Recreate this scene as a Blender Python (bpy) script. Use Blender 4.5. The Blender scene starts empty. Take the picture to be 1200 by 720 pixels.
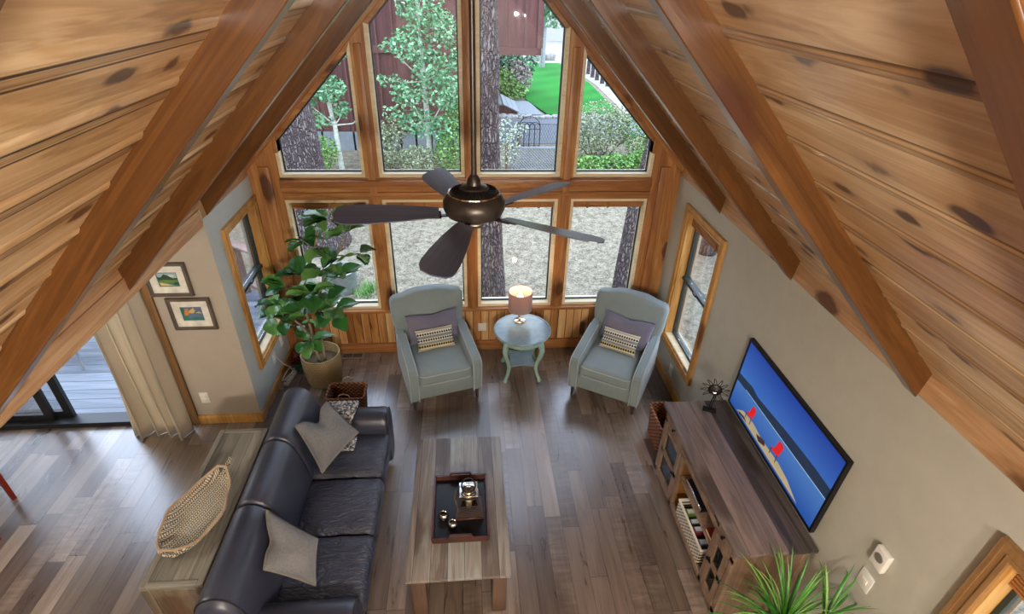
import bpy, bmesh, math, random
from mathutils import Vector, Matrix, Euler, noise as mnoise
random.seed(7)
PI = math.pi
sc = bpy.context.scene
COL = sc.collection
def lin(c): return c/12.92 if c <= .04045 else ((c+.055)/1.055)**2.4
def hx(h, a=1.0):
    h = h.lstrip('#'); return tuple(lin(int(h[i:i+2], 16)/255) for i in (0, 2, 4)) + (a,)
# ------------------------------------------------------------------ materials
class G:
    def __init__(s, name):
        s.m = bpy.data.materials.new(name); s.m.use_nodes = True
        s.t = s.m.node_tree; s.b = s.t.nodes['Principled BSDF']; s.out = s.t.nodes['Material Output']
    def put(s, sock, v):
        if isinstance(v, bpy.types.NodeSocket): s.t.links.new(v, sock)
        else: sock.default_value = v
    def n(s, kind, ins=None, **props):
        nd = s.t.nodes.new(kind)
        for k, v in props.items(): setattr(nd, k, v)
        for k, v in (ins or {}).items(): s.put(nd.inputs[k], v)
        return nd
    def co(s, kind='Object'): return s.n('ShaderNodeTexCoord').outputs[kind]
    def mp(s, v, scale=(1, 1, 1), rot=(0, 0, 0), loc=(0, 0, 0)):
        return s.n('ShaderNodeMapping', {'Vector': v, 'Scale': scale, 'Rotation': rot, 'Location': loc}).outputs[0]
    def noise(s, v, scale=5, detail=4, rough=.55, dist=0):
        return s.n('ShaderNodeTexNoise', {'Vector': v, 'Scale': scale, 'Detail': detail, 'Roughness': rough, 'Distortion': dist}).outputs['Fac']
    def vor(s, v, scale=5, feature='F1', out='Distance', rnd=1.0):
        return s.n('ShaderNodeTexVoronoi', {'Vector': v, 'Scale': scale, 'Randomness': rnd}, feature=feature).outputs[out]
    def ma(s, op, a, b=0.0, c=0.0):
        nd = s.n('ShaderNodeMath', {0: a, 1: b, 2: c}, operation=op); return nd.outputs[0]
    def vm(s, op, a, b=(0, 0, 0)):
        nd = s.n('ShaderNodeVectorMath', {0: a, 1: b}, operation=op); return nd.outputs[0]
    def mr(s, v, a, b, c=0.0, d=1.0):
        return s.n('ShaderNodeMapRange', {0: v, 1: a, 2: b, 3: c, 4: d}, clamp=True).outputs[0]
    def mix(s, f, a, b, mode='MIX'):
        nd = s.n('ShaderNodeMix', data_type='RGBA', blend_type=mode)
        s.put(nd.inputs[0], f); s.put(nd.inputs[6], a); s.put(nd.inputs[7], b); return nd.outputs[2]
    def ramp(s, f, stops):
        nd = s.n('ShaderNodeValToRGB', {0: f}); cr = nd.color_ramp
        while len(cr.elements) < len(stops): cr.elements.new(.5)
        for e, (p, c) in zip(cr.elements, stops): e.position = p; e.color = hx(c) if isinstance(c, str) else c
        return nd.outputs[0]
    def sep(s, v):
        nd = s.n('ShaderNodeSeparateXYZ', {0: v}); return nd.outputs
    def comb(s, x=0.0, y=0.0, z=0.0): return s.n('ShaderNodeCombineXYZ', {0: x, 1: y, 2: z}).outputs[0]
    def wn(s, v): return s.n('ShaderNodeTexWhiteNoise', {'Vector': v}, noise_dimensions='3D').outputs
    def island(s): return s.n('ShaderNodeNewGeometry').outputs['Random Per Island']
    def bump(s, h, strength=.3, dist=.01, nrm=None):
        ins = {'Height': h, 'Strength': strength, 'Distance': dist}
        if nrm is not None: ins['Normal'] = nrm
        o = s.n('ShaderNodeBump', ins).outputs[0]; s.put(s.b.inputs['Normal'], o); return o
    def fin(s, col, rough=.5, metal=0.0, spec=.5, **kw):
        s.put(s.b.inputs['Base Color'], col); s.put(s.b.inputs['Roughness'], rough)
        s.put(s.b.inputs['Metallic'], metal); s.put(s.b.inputs['Specular IOR Level'], spec)
        for k, v in kw.items(): s.put(s.b.inputs[k.replace('_', ' ')], v)
        return s.m
def plain(name, col, rough=.5, metal=0.0, spec=.5, var=.08, bump=0.0, bscale=200, **kw):
    g = G(name); c = hx(col); co = g.co()
    f = g.noise(co, 9, 3)
    d = tuple(x*(1-var) for x in c[:3])+(1,); l = tuple(min(1, x*(1+var)) for x in c[:3])+(1,)
    colr = g.mix(g.mr(f, .3, .7), d, l)
    if bump: g.bump(g.noise(co, bscale, 2), bump, .004)
    return g.fin(colr, rough, metal, spec, **kw)
def wood(name, stops, axis='y', board=None, rough=.45, knots=True, knotcol='#4a2411', kdens=1.0, grain=1.0, gap=None, bvar=.25, spec=.4, kamt=.85, bump=.15, lines=None, coat=0.0):
    """board = (cross axis, width): boards of that width, each with its own run of grain."""
    g = G(name); co = g.co(); X = g.sep(co); ai = 'xyz'.index(axis)
    val = None
    if board:
        ci = 'xyz'.index(board[0]); u = g.ma('DIVIDE', X[ci], board[1]); idx = g.ma('FLOOR', u)
        w = g.wn(g.comb(idx, 3.1, 7.7)); val = w[0]
        off = g.vm('MULTIPLY', w[1], (7.0, 7.0, 7.0)); co = g.vm('ADD', co, off)
    sA = [7.0, 7.0, 7.0]; sA[ai] = .55
    p = g.mp(co, sA)
    n1 = g.noise(p, 1.1*grain, 5, .55, .8)
    sB = [90.0, 90.0, 90.0]; sB[ai] = 2.2
    n2 = g.noise(g.mp(co, sB), 1.0, 2)
    wv = g.ma('SINE', g.ma('MULTIPLY', n1, 55.0))
    f = g.ma('ADD', g.ma('MULTIPLY', n1, .72), g.ma('ADD', g.ma('MULTIPLY', n2, .2), g.ma('MULTIPLY', wv, .05)))
    if val is not None: f = g.ma('ADD', f, g.ma('MULTIPLY', g.ma('SUBTRACT', val, .5), bvar))
    col = g.ramp(f, stops)
    if knots:
        sK = [5.2, 5.2, 5.2]; sK[ai] = 2.1
        kp = g.vm('ADD', g.mp(co, sK), g.vm('MULTIPLY', g.n('ShaderNodeTexNoise', {'Vector': co, 'Scale': 9.0}).outputs['Color'], (.22, .22, .22)))
        d = g.vor(kp, kdens)
        k1 = g.mr(d, .24, .165); k2 = g.mr(d, .40, .18)
        col = g.mix(g.ma('MULTIPLY', k2, .42), col, hx(stops[0][1])); col = g.mix(g.ma('MULTIPLY', k1, kamt), col, hx(knotcol))
    if gap and board:
        fr = g.ma('FRACT', u); e = g.ma('MINIMUM', fr, g.ma('SUBTRACT', 1.0, fr))
        col = g.mix(g.mr(e, gap, gap*.4), col, hx(knotcol))
    if lines:
        fr = g.ma('FRACT', u)
        for pos, hw, amt in lines: col = g.mix(g.ma('MULTIPLY', g.mr(g.ma('ABSOLUTE', g.ma('SUBTRACT', fr, pos)), hw, hw*.4), amt), col, hx(knotcol))
    g.bump(f, bump, .01)
    return g.fin(col, rough, 0, spec, Coat_Weight=coat, Coat_Roughness=.22)
PINE = [(.2, '#8f6640'), (.42, '#c09a6c'), (.6, '#d8ba90'), (.8, '#ead9bb')]
TRIM = [(.2, '#70401f'), (.42, '#9c6638'), (.6, '#ba8650'), (.82, '#d3aa78')]
DARK = [(.2, '#40220c'), (.45, '#5e3917'), (.65, '#734a21'), (.85, '#895f30')]
M = {}
M['ceiling'] = wood('knotty pine boards', PINE, 'y', ('x', .147), rough=.34, kdens=1.5, coat=.35, knotcol='#3c1f12', bvar=.14, lines=[(.815, .022, .95), (.86, .012, .5), (.90, .06, .3), (.935, .010, .4), (.972, .026, 1.0)])
for a in 'xyz':
    M['trim_'+a] = wood('cedar trim '+a, TRIM, a, rough=.4, kdens=.75)
    M['raft_'+a] = wood('stained rafter '+a, DARK, a, rough=.3, kdens=.6, coat=.45)
M['frieze'] = wood('pale pine frieze', [(.2, '#8f6744'), (.45, '#b58d66'), (.65, '#cbaa84'), (.85, '#dcc3a0')], 'y', rough=.45, kdens=.8)
M['wains'] = wood('knotty wainscot', [(.2, '#7d4d26'), (.42, '#b07c46'), (.6, '#cd9f68'), (.82, '#e0c08e')], 'z', ('x', .085), rough=.4, kdens=.9, gap=.06, bvar=.4)
M['cream_x'] = wood('pale window reveal', [(.2, '#c9b48c'), (.5, '#e2d3b0'), (.8, '#f0e6cc')], 'x', rough=.5, knots=False)
M['casing'] = wood('light oak casing', [(.2, '#8e5f2d'), (.45, '#b98848'), (.65, '#d0a566'), (.85, '#e0bf88')], 'z', rough=.42, kdens=.5)
M['door_casing'] = wood('brown casing', [(.2, '#6a4a2a'), (.5, '#8e6a42'), (.8, '#a98458')], 'z', rough=.5, knots=False)
M['ctop'] = wood('greyed plank table', [(.2, '#403a36'), (.4, '#675f59'), (.55, '#827b75'), (.68, '#8f918d'), (.85, '#9dabaa')], 'y', ('x', .107), rough=.38, kdens=.5, gap=.02, bvar=.35, knotcol='#3b2d24', kamt=.6)
M['cleg'] = wood('brown table legs', [(.2, '#46332a'), (.5, '#5f493a'), (.8, '#7a6352')], 'z', rough=.45, kdens=.4)
M['stand_top'] = wood('weathered stand top', [(.2, '#3a3433'), (.4, '#5f5654'), (.58, '#7f706a'), (.75, '#93827c'), (.9, '#a1959a')], 'y', ('x', .12), rough=.36, kdens=.4, gap=.015, bvar=.3, knotcol='#2f2522', kamt=.6)
M['stand'] = wood('weathered stand', [(.2, '#5b4738'), (.45, '#826a57'), (.65, '#9b836e'), (.85, '#b09c88')], 'z', rough=.45, kdens=.4, knotcol='#3a2a20', kamt=.5)
M['stand_in'] = wood('stand inside', [(.2, '#5a3a17'), (.5, '#8a5f2b'), (.8, '#a87c42')], 'y', rough=.5, kdens=.4)
M['console'] = wood('grey driftwood', [(.2, '#4a473f'), (.42, '#6d6a60'), (.6, '#878479'), (.8, '#a09f95')], 'y', ('x', .09), rough=.42, kdens=.4, gap=.015, bvar=.2, knotcol='#35302a', kamt=.5)
M['console_x'] = wood('grey driftwood rail', [(.2, '#4f4a41'), (.45, '#747066'), (.65, '#8f8c82'), (.85, '#aba9a0')], 'x', rough=.42, knots=False)
M['console_y'] = wood('grey driftwood border', [(.2, '#4f4a41'), (.45, '#747066'), (.65, '#8f8c82'), (.85, '#aba9a0')], 'y', rough=.42, knots=False)
M['console_z'] = wood('grey driftwood end', [(.2, '#4a4137'), (.45, '#6f6353'), (.65, '#8a7c6a'), (.85, '#a39684')], 'z', rough=.45, kdens=.5, kamt=.5)
M['traywood'] = plain('dark red wood', '#46241a', .35, var=.3)
M['chairleg'] = plain('dark grey stained wood', '#3d3632', .4, var=.15)
M['redwood'] = wood('mahogany', [(.2, '#5a160e'), (.5, '#7d2418'), (.8, '#96382a')], 'z', rough=.3, knots=False)
M['deck'] = wood('grey deck boards', [(.2, '#464b53'), (.45, '#5d636c'), (.65, '#717780'), (.85, '#858b92')], 'x', ('y', .14), rough=.6, knots=False, gap=.05, bvar=.3, knotcol='#3a3f46')
M['deckrail'] = wood('brown deck rail', [(.2, '#5c4a44'), (.5, '#7d6a62'), (.8, '#978880')], 'x', rough=.6, knots=False)
def floor_mat():
    g = G('hand scraped plank floor'); co = g.co(); X = g.sep(co)
    u = g.ma('DIVIDE', X[0], .127); iu = g.ma('FLOOR', u)
    off = g.ma('MULTIPLY', g.wn(g.comb(iu, 1.3, 2.9))[0], 5.0)
    v = g.ma('DIVIDE', g.ma('ADD', X[1], off), .95); iv = g.ma('FLOOR', v)
    w = g.wn(g.comb(iu, iv, .5))
    c2 = g.vm('ADD', co, g.vm('MULTIPLY', w[1], (9., 9., 9.)))
    n1 = g.noise(g.mp(c2, (9, .9, 9)), 1.4, 5, .6, .8)
    n2 = g.noise(g.mp(c2, (120, 3, 10)), 1.0, 2)
    curl = g.noise(g.mp(c2, (5, 26, 5)), 1.0, 3, .6, .6)
    f = g.ma('ADD', g.ma('MULTIPLY', n1, .5), g.ma('ADD', g.ma('MULTIPLY', n2, .2), g.ma('MULTIPLY', w[0], .42)))
    sel = g.mr(g.wn(g.comb(iv, iu, 4.4))[0], .7, .72)
    f = g.ma('ADD', f, g.ma('MULTIPLY', g.ma('MULTIPLY', sel, .5), g.ma('SUBTRACT', curl, .42)))
    col = g.ramp(f, [(.18, '#2e2420'), (.38, '#4a3c34'), (.55, '#625449'), (.72, '#7d6e62'), (.92, '#a09285')])
    fu = g.ma('FRACT', u); eu = g.ma('MINIMUM', fu, g.ma('SUBTRACT', 1.0, fu))
    fv = g.ma('FRACT', v); ev = g.ma('MINIMUM', fv, g.ma('SUBTRACT', 1.0, fv))
    gp = g.ma('MAXIMUM', g.mr(eu, .022, .008), g.mr(ev, .004, .0015))
    col = g.mix(g.ma('MULTIPLY', gp, .75), col, hx('#221812'))
    h = g.ma('SUBTRACT', g.ma('ADD', g.ma('MULTIPLY', curl, .6), g.ma('MULTIPLY', n2, .25)), g.ma('MULTIPLY', gp, .8))
    g.bump(h, .22, .006)
    return g.fin(col, g.mr(n1, .2, .8, .24, .36), 0, .9, Coat_Weight=1.0, Coat_Roughness=.27)
M['floor'] = floor_mat()
M['paint'] = plain('warm grey wall paint', '#b1afa2', .7, spec=.25, var=.03, bump=.04, bscale=120)
M['paint_bluelit'] = plain('blue lit wall paint', '#b9c2c2', .7, spec=.25, var=.03, bump=.04, bscale=120)  # wall paint with the blue window light put into its colour
M['paint_tan'] = plain('beige wall paint', '#a99f91', .7, spec=.25, var=.03, bump=.04, bscale=120)
M['white'] = plain('white plastic', '#dcdad2', .4, var=.02)
M['cream'] = plain('cream lining', '#e4dfd0', .6, var=.04)
M['black'] = plain('black metal', '#17171a', .35, .4, var=.1)
M['gasket'] = plain('black window gasket', '#121416', .45, var=.1)
M['sash'] = plain('dark green sash', '#1f2b29', .4, var=.1)
M['bronze'] = plain('oiled bronze', '#473f39', .34, .6, var=.25)
M['chrome'] = plain('polished chrome', '#d6d3cc', .12, 1.0, var=.05)
M['vent'] = plain('brushed nickel vent', '#a5a097', .35, .7, var=.08)
M['asphalt'] = plain('asphalt', '#565b61', .85, var=.15, bump=.2, bscale=40)
M['concrete'] = plain('pale concrete', '#777d81', .85, var=.12)
M['galv'] = plain('galvanised steel', '#9aa0a4', .4, .6, var=.2)
M['wire'] = plain('grey wire', '#55595c', .5, .4, var=.1)
M['stone'] = plain('grey stone', '#8f8f8c', .85, var=.3, bump=.5, bscale=12)
M['farwall'] = plain('white siding', '#a5a5a2', .8, var=.05)
M['siding'] = wood('red brown siding', [(.2, '#3c2322'), (.45, '#522f2d'), (.65, '#643d39'), (.85, '#764f4a')], 'z', ('x', .45), rough=.6, knots=False, bvar=.3)
M['gap'] = plain('red brown batten', '#5a3631', .6, var=.15)
def glass(name='window glass', tint=(1, 1, 1, 1)):
    g = G(name)
    fr = g.n('ShaderNodeFresnel', {'IOR': 1.45}).outputs[0]
    tr = g.n('ShaderNodeBsdfTransparent', {'Color': tint}).outputs[0]
    gl = g.n('ShaderNodeBsdfGlossy', {'Roughness': .02}).outputs[0]
    mx = g.n('ShaderNodeMixShader', {0: g.ma('MULTIPLY', fr, .45), 1: tr, 2: gl}).outputs[0]
    g.t.links.new(mx, g.out.inputs['Surface']); return g.m
M['glass'] = glass(); M['smoke'] = glass('cabinet glass', (.55, .6, .6, 1)); M['amber'] = glass('candle glass', (.85, .78, .66, 1))
def fabric(name, a, b, scale=260, rough=.9, bump=.25, sheen=.2):
    g = G(name); co = g.co(); n = g.noise(co, scale, 3, .7); m = g.noise(co, 6, 3)
    g.bump(n, bump, .003)
    return g.fin(g.mix(g.ma('ADD', g.ma('MULTIPLY', n, .6), g.ma('MULTIPLY', m, .4)), hx(a), hx(b)), rough, 0, .25, Sheen_Weight=sheen)
M['chair'] = fabric('sage grey upholstery', '#69777a', '#8d9a9b', 220, bump=.1)
M['welt'] = fabric('pale welt', '#8a9698', '#aeb8b8', 220)
M['lav'] = fabric('lavender grey cushion', '#5d5b6c', '#7a788a', 200)
M['pillow'] = fabric('grey chenille pillow', '#38393b', '#8d8f93', 95, bump=.8)
M['pillowtrim'] = fabric('pillow piping', '#5f5c52', '#8c877a', 300)
M['curtain'] = fabric('linen curtain', '#a29682', '#c4b9a4', 200, bump=.1)
def knit():
    g = G('mottled knit throw'); co = g.co(); n = g.noise(co, 55, 2, .6); k = g.noise(co, 220, 2); g.bump(n, .8, .01)
    return g.fin(g.ramp(g.ma('ADD', g.ma('MULTIPLY', n, .8), g.ma('MULTIPLY', k, .2)), [(.42, '#3b3d42'), (.5, '#8b8c8f'), (.58, '#d0cfca')]), .9, 0, .2)
M['throw'] = knit()
M['shade'] = fabric('mauve lamp shade', '#8d7b78', '#a8938c', 160)
M['shade'].node_tree.nodes['Principled BSDF'].inputs['Transmission Weight'].default_value = .0
def stripes():
    g = G('woven stripe cushion'); X = g.sep(g.co()); z = g.ma('MULTIPLY', X[2], 34.0); row = g.ma('FLOOR', z); fz = g.ma('FRACT', z)
    x = g.ma('FRACT', g.ma('ADD', g.ma('MULTIPLY', X[0], 42.0), g.ma('MULTIPLY', row, .5)))
    d = g.ma('ADD', g.ma('ABSOLUTE', g.ma('SUBTRACT', x, .5)), g.ma('ABSOLUTE', g.ma('SUBTRACT', fz, .5)))
    dm = g.mr(d, .52, .46)
    odd = g.ma('GREATER_THAN', g.ma('FRACT', g.ma('MULTIPLY', row, .5)), .25)
    line = g.mr(g.ma('ABSOLUTE', g.ma('SUBTRACT', fz, .5)), .25, .2)
    f = g.ma('ADD', g.ma('MULTIPLY', dm, odd), g.ma('MULTIPLY', g.ma('MULTIPLY', line, .45), g.ma('SUBTRACT', 1.0, odd)))
    tint = g.wn(g.comb(row, .2, .3))[0]
    base = g.ramp(tint, [(0, '#d8d2c0'), (.5, '#c9c3ae'), (.7, '#b9ac6a'), (.85, '#8d9496'), (1, '#d9d4c6')])
    g.bump(g.noise(g.co(), 300, 2), .3, .003)
    return g.fin(g.mix(f, base, hx('#2b2825')), .9, 0, .2)
M['stripes'] = stripes()
def leather():
    g = G('slate leather'); co = g.co()
    w = g.noise(g.mp(co, (6, 15, 6)), 1.5, 3, .5, 2.2); f = g.noise(co, 260, 2); l = g.noise(co, 2.2, 2)
    g.bump(g.ma('ADD', g.ma('MULTIPLY', w, 1.0), g.ma('MULTIPLY', f, .05)),   .7, .03)
    col = g.mix(g.mr(l, .3, .7), hx('#272a37'), hx('#373b4c'))
    return g.fin(col, g.mr(w, .3, .7, .36, .46), 0, .55, Coat_Weight=.15, Coat_Roughness=.3)
M['leather'] = leather()
def leather_s():
    g = G('smooth slate leather'); co = g.co(); f = g.noise(co, 240, 2); l = g.noise(co, 2.2, 2)
    g.bump(f, .08, .003)
    return g.fin(g.mix(g.mr(l, .3, .7), hx('#282b38'), hx('#373b4b')), .4, 0, .55, Coat_Weight=.15, Coat_Roughness=.3)
M['leather_s'] = leather_s()
M['seam'] = plain('dark seam', '#1c1a20', .5)
def woven(name, a, b, s=(60, 60, 60), rough=.8):
    g = G(name); co = g.co(); X = g.sep(g.mp(co, s)); 
    ang = g.sep(g.co('Object'))
    at = g.ma('MULTIPLY', g.ma('ARCTAN2', ang[1], ang[0]), s[0]*.16)
    r = g.ma('FLOOR', X[2]); a1 = g.ma('FRACT', g.ma('ADD', at, g.ma('MULTIPLY', r, .5)))
    h = g.ma('MULTIPLY', g.ma('SINE', g.ma('MULTIPLY', a1, PI)), g.ma('SINE', g.ma('MULTIPLY', g.ma('FRACT', X[2]), PI)))
    n = g.noise(co, 60, 3)
    g.bump(h, .9, .008)
    return g.fin(g.mix(g.ma('ADD', g.ma('MULTIPLY', h, .75), g.ma('MULTIPLY', n, .25)), hx(a), hx(b)), rough, 0, .25)
M['seagrass'] = woven('seagrass weave', '#6b5334', '#d2bd90')
def weave(name, a, b, k=46.0):
    g = G(name); X = g.sep(g.co()); u = g.ma('MULTIPLY', g.ma('ADD', X[0], X[1]), k); v = g.ma('MULTIPLY', X[2], k*1.1); r = g.ma('FLOOR', v)
    h = g.ma('MULTIPLY', g.ma('ABSOLUTE', g.ma('SINE', g.ma('MULTIPLY', g.ma('ADD', u, g.ma('MULTIPLY', r, 1.0)), PI/2))), g.ma('SINE', g.ma('MULTIPLY', g.ma('FRACT', v), PI)))
    g.bump(h, .9, .008); return g.fin(g.mix(h, hx(a), hx(b)), .7, 0, .3)
M['rattan'] = weave('dark rattan', '#33180c', '#9a6644'); M['wicker'] = weave('red brown wicker', '#4a2014', '#b98468')
def plait():
    g = G('plaited straw'); X = g.sep(g.mp(g.co(), (1, 1, 1), rot=(0, 0, .3)))
    a = g.ma('MULTIPLY', X[0], 62.0); row = g.ma('FLOOR', a); fa = g.ma('FRACT', a)
    sg = g.ma('SUBTRACT', g.ma('MULTIPLY', g.ma('GREATER_THAN', g.ma('FRACT', g.ma('MULTIPLY', row, .5)), .25), 2.0), 1.0)
    b = g.ma('FRACT', g.ma('ADD', g.ma('MULTIPLY', X[1], 70.0), g.ma('MULTIPLY', g.ma('MULTIPLY', fa, sg), .8)))
    h = g.ma('SINE', g.ma('MULTIPLY', b, PI)); h = g.ma('MULTIPLY', h, g.mr(g.ma('ABSOLUTE', g.ma('SUBTRACT', fa, .5)), .5, .3))
    g.bump(h, .9, .008)
    return g.fin(g.ramp(h, [(0, '#4f4334'), (.4, '#a39782'), (.8, '#e0d9c8')]), .85, 0, .2)
M['plait'] = plait(); M['rope'] = fabric('brown rope rim', '#7a5a3e', '#c9b294', 90, bump=1)
def aqua(name, a, b, rough):
    g = G(name); co = g.co(); n = g.noise(co, 14, 4); return g.fin(g.mix(g.mr(n, .3, .7), hx(a), hx(b)), rough, 0, .5)
M['aqua'] = aqua('chalky aqua paint', '#7f9d92', '#98b4a8', .5); M['aqua_top'] = aqua('aqua tabletop', '#6c8590', '#82999f', .28)
M['blade'] = wood('fan blade with window sheen', [(.2, '#43465a'), (.5, '#575b6c'), (.8, '#6d7280')], 'x', rough=.3, knots=False, spec=.6)  # dark wood with the blue grey window sheen put into its colour
def leafmat(name, a, b, c, rough=.35):
    g = G(name); r = g.island(); n = g.noise(g.co(), 12, 2)
    col = g.ramp(g.ma('ADD', g.ma('MULTIPLY', r, .75), g.ma('MULTIPLY', n, .3)), [(.1, a), (.5, b), (.95, c)])
    return g.fin(col, rough, 0, .5)
M['fig'] = leafmat('fiddle leaf', '#1c4a22', '#3d7636', '#76a557', .27)
M['grassy'] = leafmat('strappy leaf', '#1f5a22', '#4a8c30', '#93c063', .4)
M['aspen'] = leafmat('aspen leaf', '#35693f', '#649a6b', '#9ac49a', .5)
M['shrub_g'] = leafmat('green shrub leaf', '#2c561f', '#568339', '#8bad5b', .6)
M['shrub_d'] = leafmat('dark shrub leaf', '#22493a', '#3f7053', '#74a283', .6)
M['shrub_y'] = leafmat('grey green shrub leaf', '#525e44', '#7b8662', '#a5ad8b', .7)
M['shrub_p'] = leafmat('purple grey shrub leaf', '#5d5450', '#857a76', '#a79c95', .7)
M['shrub_w'] = leafmat('pale blossom', '#66755f', '#98a48e', '#bfc5b4', .7)
M['redleaf'] = leafmat('dark red leaf', '#3a1210', '#6b1c1a', '#8c3a30', .5)
M['stem'] = plain('pale stem', '#8a8068', .7, var=.2)
M['cane'] = plain('brown cane', '#6a5a44', .8, var=.3, bump=.3, bscale=40)
def aspenbark():
    g = G('white aspen bark'); co = g.co(); n = g.noise(g.mp(co, (3, 3, 9)), 3, 3)
    return g.fin(g.ramp(n, [(.3, '#6d756c'), (.42, '#b6beae'), (.7, '#d6dccf')]), .8, 0, .2)
M['aspenbark'] = aspenbark()
def bark():
    g = G('pine bark'); co = g.co()
    n = g.noise(g.mp(co, (1, 1, .3)), 5, 4, .6, .6)
    wv = g.vm('ADD', g.mp(co, (19, 19, 4.2)), g.vm('MULTIPLY', g.n('ShaderNodeTexNoise', {'Vector': co, 'Scale': 7.0, 'Detail': 3.0}).outputs['Color'], (1.8, 1.8, 1.8)))
    v = g.vor(wv, 1.6, 'DISTANCE_TO_EDGE'); f = g.noise(co, 60, 3)
    h = g.ma('ADD', g.mr(v, 0, .34), g.ma('MULTIPLY', f, .4))
    g.bump(h, .9, .05)
    return g.fin(g.ramp(g.ma('ADD', g.ma('MULTIPLY', h, .6), g.ma('MULTIPLY', n, .35)), [(.15, '#2a2325'), (.4, '#54494a'), (.65, '#746968'), (.95, '#938a86')]), .95, 0, .1)
M['bark'] = bark()
def ground():
    g = G('dry needle strewn ground'); co = g.co()
    a = g.noise(co, 1.1, 4, .6); b = g.noise(co, 9, 5, .7); c = g.noise(co, 45, 3, .7); v = g.vor(co, 30, 'F1')
    f = g.ma('ADD', g.ma('MULTIPLY', b, .45), g.ma('ADD', g.ma('MULTIPLY', c, .45), g.ma('MULTIPLY', v, .12)))
    col = g.ramp(f, [(.33, '#2e2a24'), (.45, '#5d5749'), (.55, '#7e7666'), (.72, '#a59c89')])
    col = g.mix(g.mr(a, .58, .74, 0, .3), col, hx('#5c6a3c'))
    g.bump(f, .5, .05)
    return g.fin(col, .95, 0, .1)
M['ground'] = ground()
def lawn():
    g = G('mown lawn'); co = g.co(); n = g.noise(co, 22, 4, .7); m = g.noise(co, .6, 2); X = g.sep(g.mp(co, rot=(0, 0, .9)))
    st = g.ma('SINE', g.ma('MULTIPLY', X[0], 4.6))
    f = g.ma('ADD', g.ma('MULTIPLY', n, .6), g.ma('ADD', g.ma('MULTIPLY', m, .3), g.ma('MULTIPLY', st, .05)))
    g.bump(n, .6, .04)
    return g.fin(g.ramp(f, [(.25, '#0d4a18'), (.5, '#1a7022'), (.75, '#3d8f33')]), .9, 0, .15)
M['lawn'] = lawn()
def emis(name, col, s):
    g = G(name); g.fin(hx(col), .3); g.put(g.b.inputs['Emission Color'], hx(col)); g.put(g.b.inputs['Emission Strength'], s); return g.m
M['bulb'] = emis('glowing bulb', '#ffe2b0', 9.0)
TVS = .38
for k, c in dict(tv_sky='#2f62c9', tv_haze='#5b93e6', tv_hill='#1c2c44', tv_lake='#3d74cf', tv_shore='#7fa0c4', tv_dock='#a59a7c', tv_red='#c81f22', tv_dark='#3a2a2a').items(): M[k] = emis(k, c, TVS)
def tv_grad(name, z0, z1, c0, c1):
    g = G(name); z = g.mr(g.sep(g.co())[2], z0, z1); c = g.mix(z, hx(c0), hx(c1))
    g.fin((0, 0, 0, 1), .3); g.put(g.b.inputs['Emission Color'], c); g.put(g.b.inputs['Emission Strength'], TVS); return g.m
for k, c in dict(p_mat='#d6d2c6', p_teal='#2f6f66', p_sky='#9fb3b8', p_hill='#2f4a38', p_green='#5f7f3c', p_sand='#c9b184', p_blue='#5b6b88', p_orange='#c9793a', p_yel='#c9b06a', p_white='#cfd6d8', p_frame='#5f544a').items(): M[k] = plain(k, c, .5, var=.25)
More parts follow.
